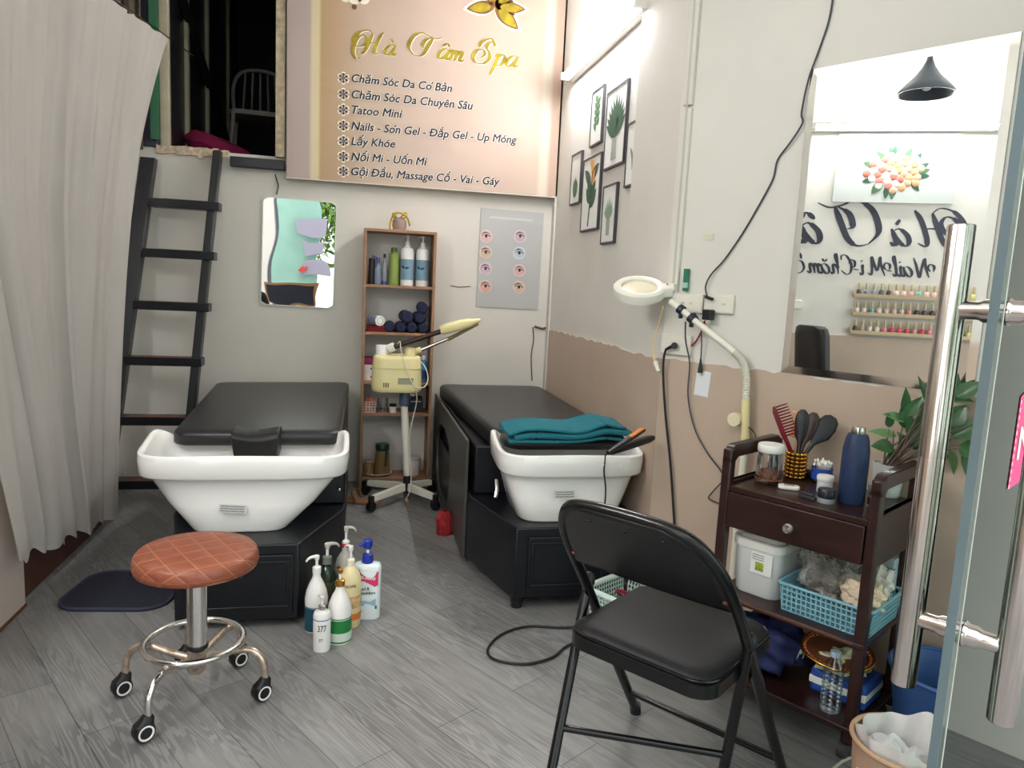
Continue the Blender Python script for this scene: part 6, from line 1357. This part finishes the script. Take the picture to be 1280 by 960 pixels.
# ------------------------------------------------------------------ waste bin, mop, cable, basket behind the chair
bp_ = Z(1132, 925, .26); bp_.z = 0
t = thing('waste_bin', 'brown ribbed waste bin lined with a white bag beside the glass door', 'bin', bp_)
BINM = mat('brown bin plastic', (160, 130, 108), .5)
rb = 40; rings = []
for z, k in ((0, .085), (.004, .088), (.245, .108)): rings.append([((k+(.0012 if i % 2 else 0))*cos(2*pi*i/80), (k+(.0012 if i % 2 else 0))*sin(2*pi*i/80), z) for i in range(80)])
mb = MB().loft(rings, True, False); mb.solid = .003; mb.build('ribbed_body', BINM, t, sharp=20)
MB().torus((0, 0, .252), .112, .006, 48).build('rim', mat('tan rim', (196, 160, 128), .45), t)
mb = MB()
def lin_(u, v):
    a_ = 2*pi*u; r_ = .078+.022*v; return ((r_+.007*sin(a_*9+v*4)*v)*cos(a_), (r_+.007*sin(a_*9+v*4)*v)*sin(a_), .10+.172*v+.016*sin(a_*2+1)*v+.008*sin(a_*5)*v)
LNR = mat('white liner', (226, 224, 222), .5, bump=.3, bscale=30)
random.seed(2)
def half(u, v): return lin_(u, v)
mb.sheet(half, 70, 10); mb.build('liner', LNR, t, sharp=180)
crumple('paper_waste', 'crumpled white and blue paper lying in the waste bin', 'paper', bp_+Vector((-.01, .01, .13)), .062, (1.2, 1.2, .8), mat('white blue paper', (224, 222, 224), .6, var=.1, vscale=18), 41, .25)
wp = FP(1180, 850, .25); wp.z = 0
t = thing('blue_bucket', 'blue bucket standing on the floor behind the waste bin', 'bucket', wp); MB().lathe([(0, 0), (.10, 0), (.135, .24), (.142, .25), (.135, .25), (.128, .24), (.098, .006), (0, .006)], seg=36).build('body', mat('blue bucket plastic', (62, 98, 158), .4), t); MB().torus((0, 0, .25), .138, .006, 40).build('rim', MATS['blue bucket plastic'], t)
m0, m1 = FP(1168, 890, .20), FP(1212, 755, .32)
d_ = (m1-m0).normalized(); m0 = m0-d_*((m0.z-.27)/max(.1, d_.z)) if m0.z > .27 else m0
t = thing('mop', 'grey mop handle leaning against the wall out of the blue bucket', 'mop', m0); MB().cyl(m0, m0+d_*1.0 if False else m1+d_*.1, .011).build('handle', mat('grey brown tube', (112, 104, 100), .35, .3), t, True); MB().ball((0, 0, -.03), .05, 1, 1, .8).build('mop_head', mat('blue grey yarn', (120, 130, 150), .9, bump=.6, bscale=80), t)
wc = [Z(1040, 962, .004), Z(1056, 950, .004), Z(1072, 946, .004), Z(1092, 948, .004), Z(1115, 958, .004)]
tag(MB().tube(wc, .004, 8, sm=6).build('white_cable', mat('white cable', (196, 188, 170), .5), sharp=180), 'off-white cable curving over the floor at the foot of the bin', 'cable')
hp = Z(800, 752, 0); 
t = thing('basket', 'pale mint lattice basket on the floor seen through the chair back', 'basket', Vector((1.02, 2.33, 0)), ROTF)
MINT = mat('pale mint plastic', (186, 212, 204), .45); bw, bd, bh = .13, .10, .17
for A, B, fv, n_ in (((-bw, -bd), (bw, -bd), (0, -.02), 18), ((bw, -bd), (bw, bd), (.02, 0), 14), ((bw, bd), (-bw, bd), (0, .02), 18), ((-bw, bd), (-bw, -bd), (-.02, 0), 14)): lat_side(t, A, B, bh, n_, 10, fv, MINT)
MB().box(-bw, -bd, 0, bw, bd, .003).build('floor_plate', MINT, t); MB().tube([(u, v, bh+.006) for u, v in rrect(2*bw+.046, 2*bd+.046, .03, 4)], .011, 8, True).build('rim', mat('pale mint rim', (204, 222, 214), .4), t)
mb = MB(); rnd = random.Random(8); pts = [(rnd.uniform(-.09, .09), rnd.uniform(-.07, .07), .12+rnd.uniform(-.02, .05)) for _ in range(16)]; mb.tube(pts, .006, 8, sm=6); o = mb.build('red_cable', mat('red cable', (150, 26, 48), .4), origin=0); o.location = t.location; o.rotation_euler = (0, 0, ROTF); tag(o, 'tangled red cable in the pale mint floor basket', 'cable')
mb = MB(); pts = [(rnd.uniform(-.09, .09), rnd.uniform(-.07, .07), .10+rnd.uniform(-.03, .05)) for _ in range(12)]; mb.tube(pts, .007, 8, sm=6); o = mb.build('black_cable', BLACKPL, origin=0); o.location = t.location; o.rotation_euler = (0, 0, ROTF); tag(o, 'tangled black cable in the pale mint floor basket', 'cable')

# ------------------------------------------------------------------ the opposite wall, seen in the big mirror
MP = WM(bpy.data.objects['large_mirror']) @ Vector((0, -.0092, 0))
def OW(px, py, X=-1.45):
    d = ray(px, py); h = CP+d*((MP-CP).dot(NN)/d.dot(NN)); d2 = d-NN*(2*d.dot(NN)); return h+d2*((X-h.x)/d2.x)
XW = -1.449
wl_ = thing('wall_lettering', 'big dark script lettering of the shop name on the opposite wall, seen in the mirror', 'lettering', (XW, .79, 1.66), pi/2)
DK = mat('charcoal letters', (52, 54, 66), .5)
for spec, A, B, f in (('Ha`', (1207, 309), (1110, 311), (0, 1)), ('Ta^m', (1100, 307), (962, 303), (0, 1))):
    a_, b_ = OW(*A, XW), OW(*B, XW); me = script_mesh(spec, .08, .30, .3); xs = [v.co.x for v in me.vertices]; x0, x1 = min(xs), max(xs)
    s_ = (b_.y-a_.y)/((x1-x0)*f[1]); hx = x0+(x1-x0)*f[0]
    for v in me.vertices: v.co = Vector((a_.y-.79+(v.co.x-hx)*s_, -.002+v.co.z, (v.co.y)*s_*1.0))
    me.materials.append(DK); o = bpy.data.objects.new('lettering', me); C.objects.link(o); o.parent = wl_
w2 = thing('wall_lettering', 'smaller dark script line under the shop name on the opposite wall, seen in the mirror', 'lettering', (XW, OW(1150, 347, XW).y, 1.455), pi/2)
a_, b_ = OW(1168, 346, XW), OW(962, 340, XW)
me = script_mesh('Nail-Mi-Chaum So\'c', .10, .28, .2); xs = [v.co.x for v in me.vertices]; s_ = (b_.y-a_.y)/((max(xs)-min(xs)))
for v in me.vertices: v.co = Vector(((v.co.x-min(xs))*s_+a_.y-w2.location.y, -.002+v.co.z, v.co.y*s_*1.1))
me.materials.append(DK); o = bpy.data.objects.new('lettering', me); C.objects.link(o); o.parent = w2
# nail polish racks and bottles
POL = [(150, 150, 146), (176, 160, 140), (70, 72, 80), (120, 130, 140), (214, 180, 170), (210, 150, 150), (214, 190, 180), (120, 176, 160), (226, 96, 44), (226, 170, 60), (150, 36, 52), (214, 60, 90), (230, 130, 150), (206, 200, 120), (60, 50, 56), (226, 210, 200)]
PN = ['grey', 'tan', 'charcoal', 'blue grey', 'pale peach', 'dusty rose', 'nude', 'mint', 'orange', 'amber', 'dark red', 'pink red', 'light pink', 'lime yellow', 'black', 'ivory']
def polish(i):
    bm = bmesh.new(); mb = MB(); mb.lathe([(0, 0), (.015, 0), (.016, .002), (.016, .034), (.011, .040), (.008, .042)], seg=10); n0 = len(mb.bm.faces); mb.lathe([(.009, .0425), (.0095, .044), (.0075, .086), (0, .088)], seg=10)
    mb.bm.faces.ensure_lookup_table()
    for k, f in enumerate(mb.bm.faces): f.material_index = 0 if k < n0 else 1
    me = bpy.data.meshes.new('nail_polish'); bmesh.ops.recalc_face_normals(mb.bm, faces=mb.bm.faces[:]); mb.bm.to_mesh(me); mb.bm.free()
    me.materials.append(mat('polish '+PN[i], POL[i], .15, coat=.5)); me.materials.append(mat('pale gold cap', (200, 184, 140), .3, .3)); me.polygons.foreach_set('use_smooth', [True]*len(me.polygons)); me.set_sharp_from_angle(angle=radians(40)); return me
PM = [polish(i) for i in range(16)]
y1 = OW(1064, 388, XW).y; y0 = .42; RW = mat('beige rack board', (196, 176, 140), .5)
seqs = [[2, 3, 3, 2, 14, 6, 4, 5, 7, 6, 4, 12, 15, 15, 1, 13, 4, 5, 0, 7, 6], [15, 15, 7, 15, 6, 4, 6, 5, 14, 2, 14, 9, 9, 8, 8, 10, 10, 10, 5, 10, 8], [14, 1, 15, 15, 12, 11, 11, 11, 5, 11, 12, 12, 5, 4, 15, 13, 13, 7, 7, 1, 3]]
for k, (z, nm) in enumerate(((1.315, 'top'), (1.19, 'middle'), (1.062, 'bottom'))):
    t = thing('polish_rack', f'beige {nm} wall rack of nail polish on the opposite wall, seen in the mirror', 'rack', (XW, (y0+y1)/2, z), pi/2); hl = (y1-y0)/2
    MB().box(-hl, -.05, -.012, hl, 0, 0).build('board', RW, t); MB().box(-hl, -.052, 0, hl, -.048, .012).build('front_lip', RW, t)
    for s in (-1, 1): MB().box(s*hl-.004, -.05, 0, s*hl+.004, 0, .03).build('end_piece', RW, t)
    for j in range(21):
        i = seqs[k][j]; o = bpy.data.objects.new('nail_polish', PM[i]); C.objects.link(o); o.location = (XW+.025, y1-.03-j*(y1-y0-.05)/20.5, z+.0005)
        tag(o, f'{PN[i]} nail polish bottle with pale cap on the {nm} mirrored rack', 'nail polish', 'nail polish bottles on the wall racks')
# flower picture
fa, fb = OW(1045, 200, XW), OW(1190, 254, XW)
t = thing('flower_picture', 'grey picture of orange and white flowers on the opposite wall, seen in the mirror', 'picture', (XW, (fa.y+fb.y)/2, 1.945), pi/2); hl = abs(fa.y-fb.y)/2
MB().box(-hl, -.012, 0, hl, 0, .46).build('canvas', mat('pale grey canvas', (196, 200, 196), .6), t)
rnd = random.Random(4); FC = [mat('white flower print', (232, 226, 216), .6), mat('peach flower print', (222, 172, 142), .6), mat('coral flower print', (200, 120, 104), .6), mat('orange flower print', (222, 164, 118), .6)]
for k in range(16): a_ = rnd.uniform(0, 2*pi); leafm = MB(); leafshape(leafm, .13*cos(a_), .20+.09*sin(a_), .09, .018, a_+rnd.uniform(-.5, .5), -.0128); leafm.build('leaf', LEAFS[k % 2], t)
for k in range(38):
    a_ = 2.4*k; r_ = .026*math.sqrt(k); MB().ball((r_*cos(a_)*1.15, -.012, .20+r_*sin(a_)*.75), .026, 1, .12, 1, 10).build('bloom', FC[(k*3+k//4) % 4], t)
tube_lamp('tube_lamp', 'glowing fluorescent tube lamp on the opposite wall, seen as the glare in the mirror', (XW, 1.22, 2.41), pi/2, 1.2, LAMP2)
t = thing('wall_socket', 'small cream socket on the opposite wall, seen low left in the mirror', 'socket', (XW, 1.80, 1.20), pi/2); MB().box(-.035, -.012, 0, .035, 0, .06).build('plate', IVORY, t, bevel=.003); MB().tube([(0, -.014, .01), (.01, -.02, -.08), (0, -.015, -.17)], .003, 6, sm=4).build('wire', MATS['white cord'], t)
# pendant lamp
pd = OW(1157, 118, -.75)
t = thing('pendant_lamp', 'dark bell-shaped pendant lamp hanging before the opposite wall, seen in the mirror', 'lamp', pd)
zz = OW(1163, 68, -.75).z-pd.z
MB().lathe([(.155, 0), (.15, .015), (.12, .05), (.07, .10), (.035, .15), (.018, zz*.86), (.012, zz), (.008, zz), (.014, zz*.84), (.03, .145), (.066, .095), (.115, .046), (.148, .0)], seg=36, ring=True).build('shade', mat('grey blue enamel', (74, 82, 94), .4), t)
MB().cyl((0, 0, zz), (0, 0, CEIL-pd.z), .004).build('cord', BLACKPL, t); MB().ball((0, 0, .05), .03).build('bulb', WPL, t)
# black salon chair
cb_ = OW(1002, 460, -1.0); cb_.z = 0
t = thing('salon_chair', 'black padded armchair by the opposite wall, seen low left in the mirror', 'chair', (-1.105, 1.50, 0), -.3)
for nm, w_, h0_, h1_, y_ in (('backrest', .24, .46, 1.10, .20),):
    mb = MB(); mb.loft([[(u*k, y_+v+.10*(z-.5), z) for u, v in sup(w_*.86, .05, 3, 24)] for z, k in ((h0_, .8), (h0_+.04, .95), (.8, 1.0), (h1_-.06, .96), (h1_-.015, .85), (h1_, .6))]); mb.build(nm, BLACKP, t)
MB().prism(rrect(.46, .44, .08), lambda u, v, w: (u, v, w), .38, .48).build('seat', BLACKP, t, bevel=.02)
for s in (-1, 1): MB().box(s*.235-.03, -.2, .62, s*.235+.03, .18, .66).build('armrest', BLACKP, t, bevel=.012); MB().box(s*.235-.012, -.02, .42, s*.235+.012, .03, .62).build('arm_post', BLACKPL, t)
MB().cyl((0, 0, .08), (0, 0, .38), .03).build('column', CHROME, t)
for k in range(5): a_ = 2*pi*k/5; MB().cyl((0, 0, .09), (.26*cos(a_), .26*sin(a_), .055), .018).build('base_arm', BLACKPL, t); MB().ball((.26*cos(a_), .26*sin(a_), .028), .028).build('castor', BLACKPL, t)

# ------------------------------------------------------------------ the street side behind the camera, seen in the small mirror
def BM(px, py, Y): d = ray(px, py); h = CP+d*((4.49)/d.y); d2 = Vector((d.x, -d.y, d.z)); return h+d2*((Y-h.y)/d2.y)
def board(name, label, cat, a, b_, Y, m_, th=.03, group=None, z0=None):
    A, B = BM(*a, Y), BM(*b_, Y); mb = MB().box(min(A.x, B.x), Y-th, min(A.z, B.z) if z0 is None else z0, max(A.x, B.x), Y, max(A.z, B.z)); return tag(mb.build(name, m_), label, cat, group)
board('green_hoarding', 'pale green board across the street front, seen in the small mirror', 'board', (343, 244), (398, 352), -2.6, mat('pale green sheet', (150, 190, 176), .5, var=.08, vscale=3), z0=-.02)
board('white_pillar', 'white pillar at the street front, seen at the left of the small mirror', 'pillar', (318, 236), (338, 386), -1.6, mat('white plaster', (216, 210, 204), .7), .2, z0=-.02)
board('grey_post', 'dark grey post beside the white pillar, seen in the small mirror', 'post', (340.5, 236), (344, 352), -1.7, mat('grey post paint', (104, 112, 122), .5), .05, z0=-.02)
for k, (y_a, y_b) in enumerate(((272, 295), (300, 321), (327, 346))):
    nm = ('topmost', 'middle', 'lowest')[k]
    board('street_sign', f'lavender grey sign board, {nm} of three seen in the small mirror', 'sign', (376, y_a), (408, y_b), -2.5, mat('lavender board', (164, 158, 176), .5), .02, 'lavender sign boards')
mb = MB(); A, B = BM(369, 342, -2.45), BM(386, 333, -2.45); xm, xM = min(A.x, B.x), max(A.x, B.x); zm = (A.z+B.z)/2; h_ = (B.z-A.z)/2
mb.prism([(xm, zm), (xm+(xM-xm)*.5, zm+h_), (xm+(xM-xm)*.5, zm+h_*.45), (xM, zm+h_*.45), (xM, zm-h_*.45), (xm+(xM-xm)*.5, zm-h_*.45), (xm+(xM-xm)*.5, zm-h_)], lambda u, v, w: (u, w, v), -2.47, -2.45)
tag(mb.build('arrow_sign', mat('red arrow paint', (214, 70, 56), .5)), 'red arrow sign, seen in the small mirror', 'sign')
A, B = BM(336, 354, -1.0), BM(396, 392, -1.0)
t = thing('display_board', 'black board in a brown wooden frame, seen at the bottom of the small mirror', 'board', ((A.x+B.x)/2, -1.0, 0)); hw_ = abs(B.x-A.x)/2; zt_ = max(A.z, B.z); zb_ = .9
MB().box(-hw_, -.02, zb_, hw_, 0, zt_).build('panel', mat('navy black board', (22, 26, 40), .4), t)
for a0, b0_, a1, b1_ in ((-hw_-.03, zb_-.03, -hw_, zt_+.03), (hw_, zb_-.03, hw_+.03, zt_+.03), (-hw_, zt_, hw_, zt_+.03), (-hw_, zb_-.03, hw_, zb_)): MB().box(a0, -.03, b0_, a1, .01, b1_).build('frame_bar', mat('brown frame wood', (136, 98, 60), .5), t)
for s in (-1, 1): MB().box(s*hw_*.8-.02, -.03, -.02, s*hw_*.8+.02, -.005, zb_).build('leg', MATS['brown frame wood'], t)
for k, (x_, y_, z_, r_) in enumerate(((-.1, -6.0, 2.6, 1.1), (-1.0, -7.2, 3.4, 1.3), (1.2, -7.0, 2.9, 1.2))):
    t = thing('street_tree', ('leafy light green tree across the street, nearest of the three', 'tall leafy green tree across the street on the left', 'leafy green tree across the street on the right')[k], 'tree', (x_, y_, -.02), 0, 'street trees'); MB().tube([(0, 0, 0), (.05, 0, z_*.5), (0, .05, z_)], [.09, .06, .03], 10, sm=4).build('trunk', mat('bark', (104, 88, 72), .9), t)
    mb = MB(); rnd = random.Random(k)
    for j in range(2600):
        d_ = Vector((rnd.gauss(0, 1), rnd.gauss(0, 1), rnd.gauss(0, 1))).normalized()*r_*1.15*rnd.random()**.4; c_ = Vector((0, 0, z_))+d_; u_ = Vector((rnd.gauss(0, 1), rnd.gauss(0, 1), rnd.gauss(0, 1))).normalized(); w_ = u_.cross(Vector((.3, .2, 1))).normalized()
        V = [mb.v(c_+u_*.10*a_+w_*.045*b_) for a_, b_ in ((-1, 0), (0, 1), (1, 0), (0, -1))]; mb.face(V)
    mb.build('foliage', mat('spring foliage', (118, 150, 74), .6, var=.35, vscale=2), t)
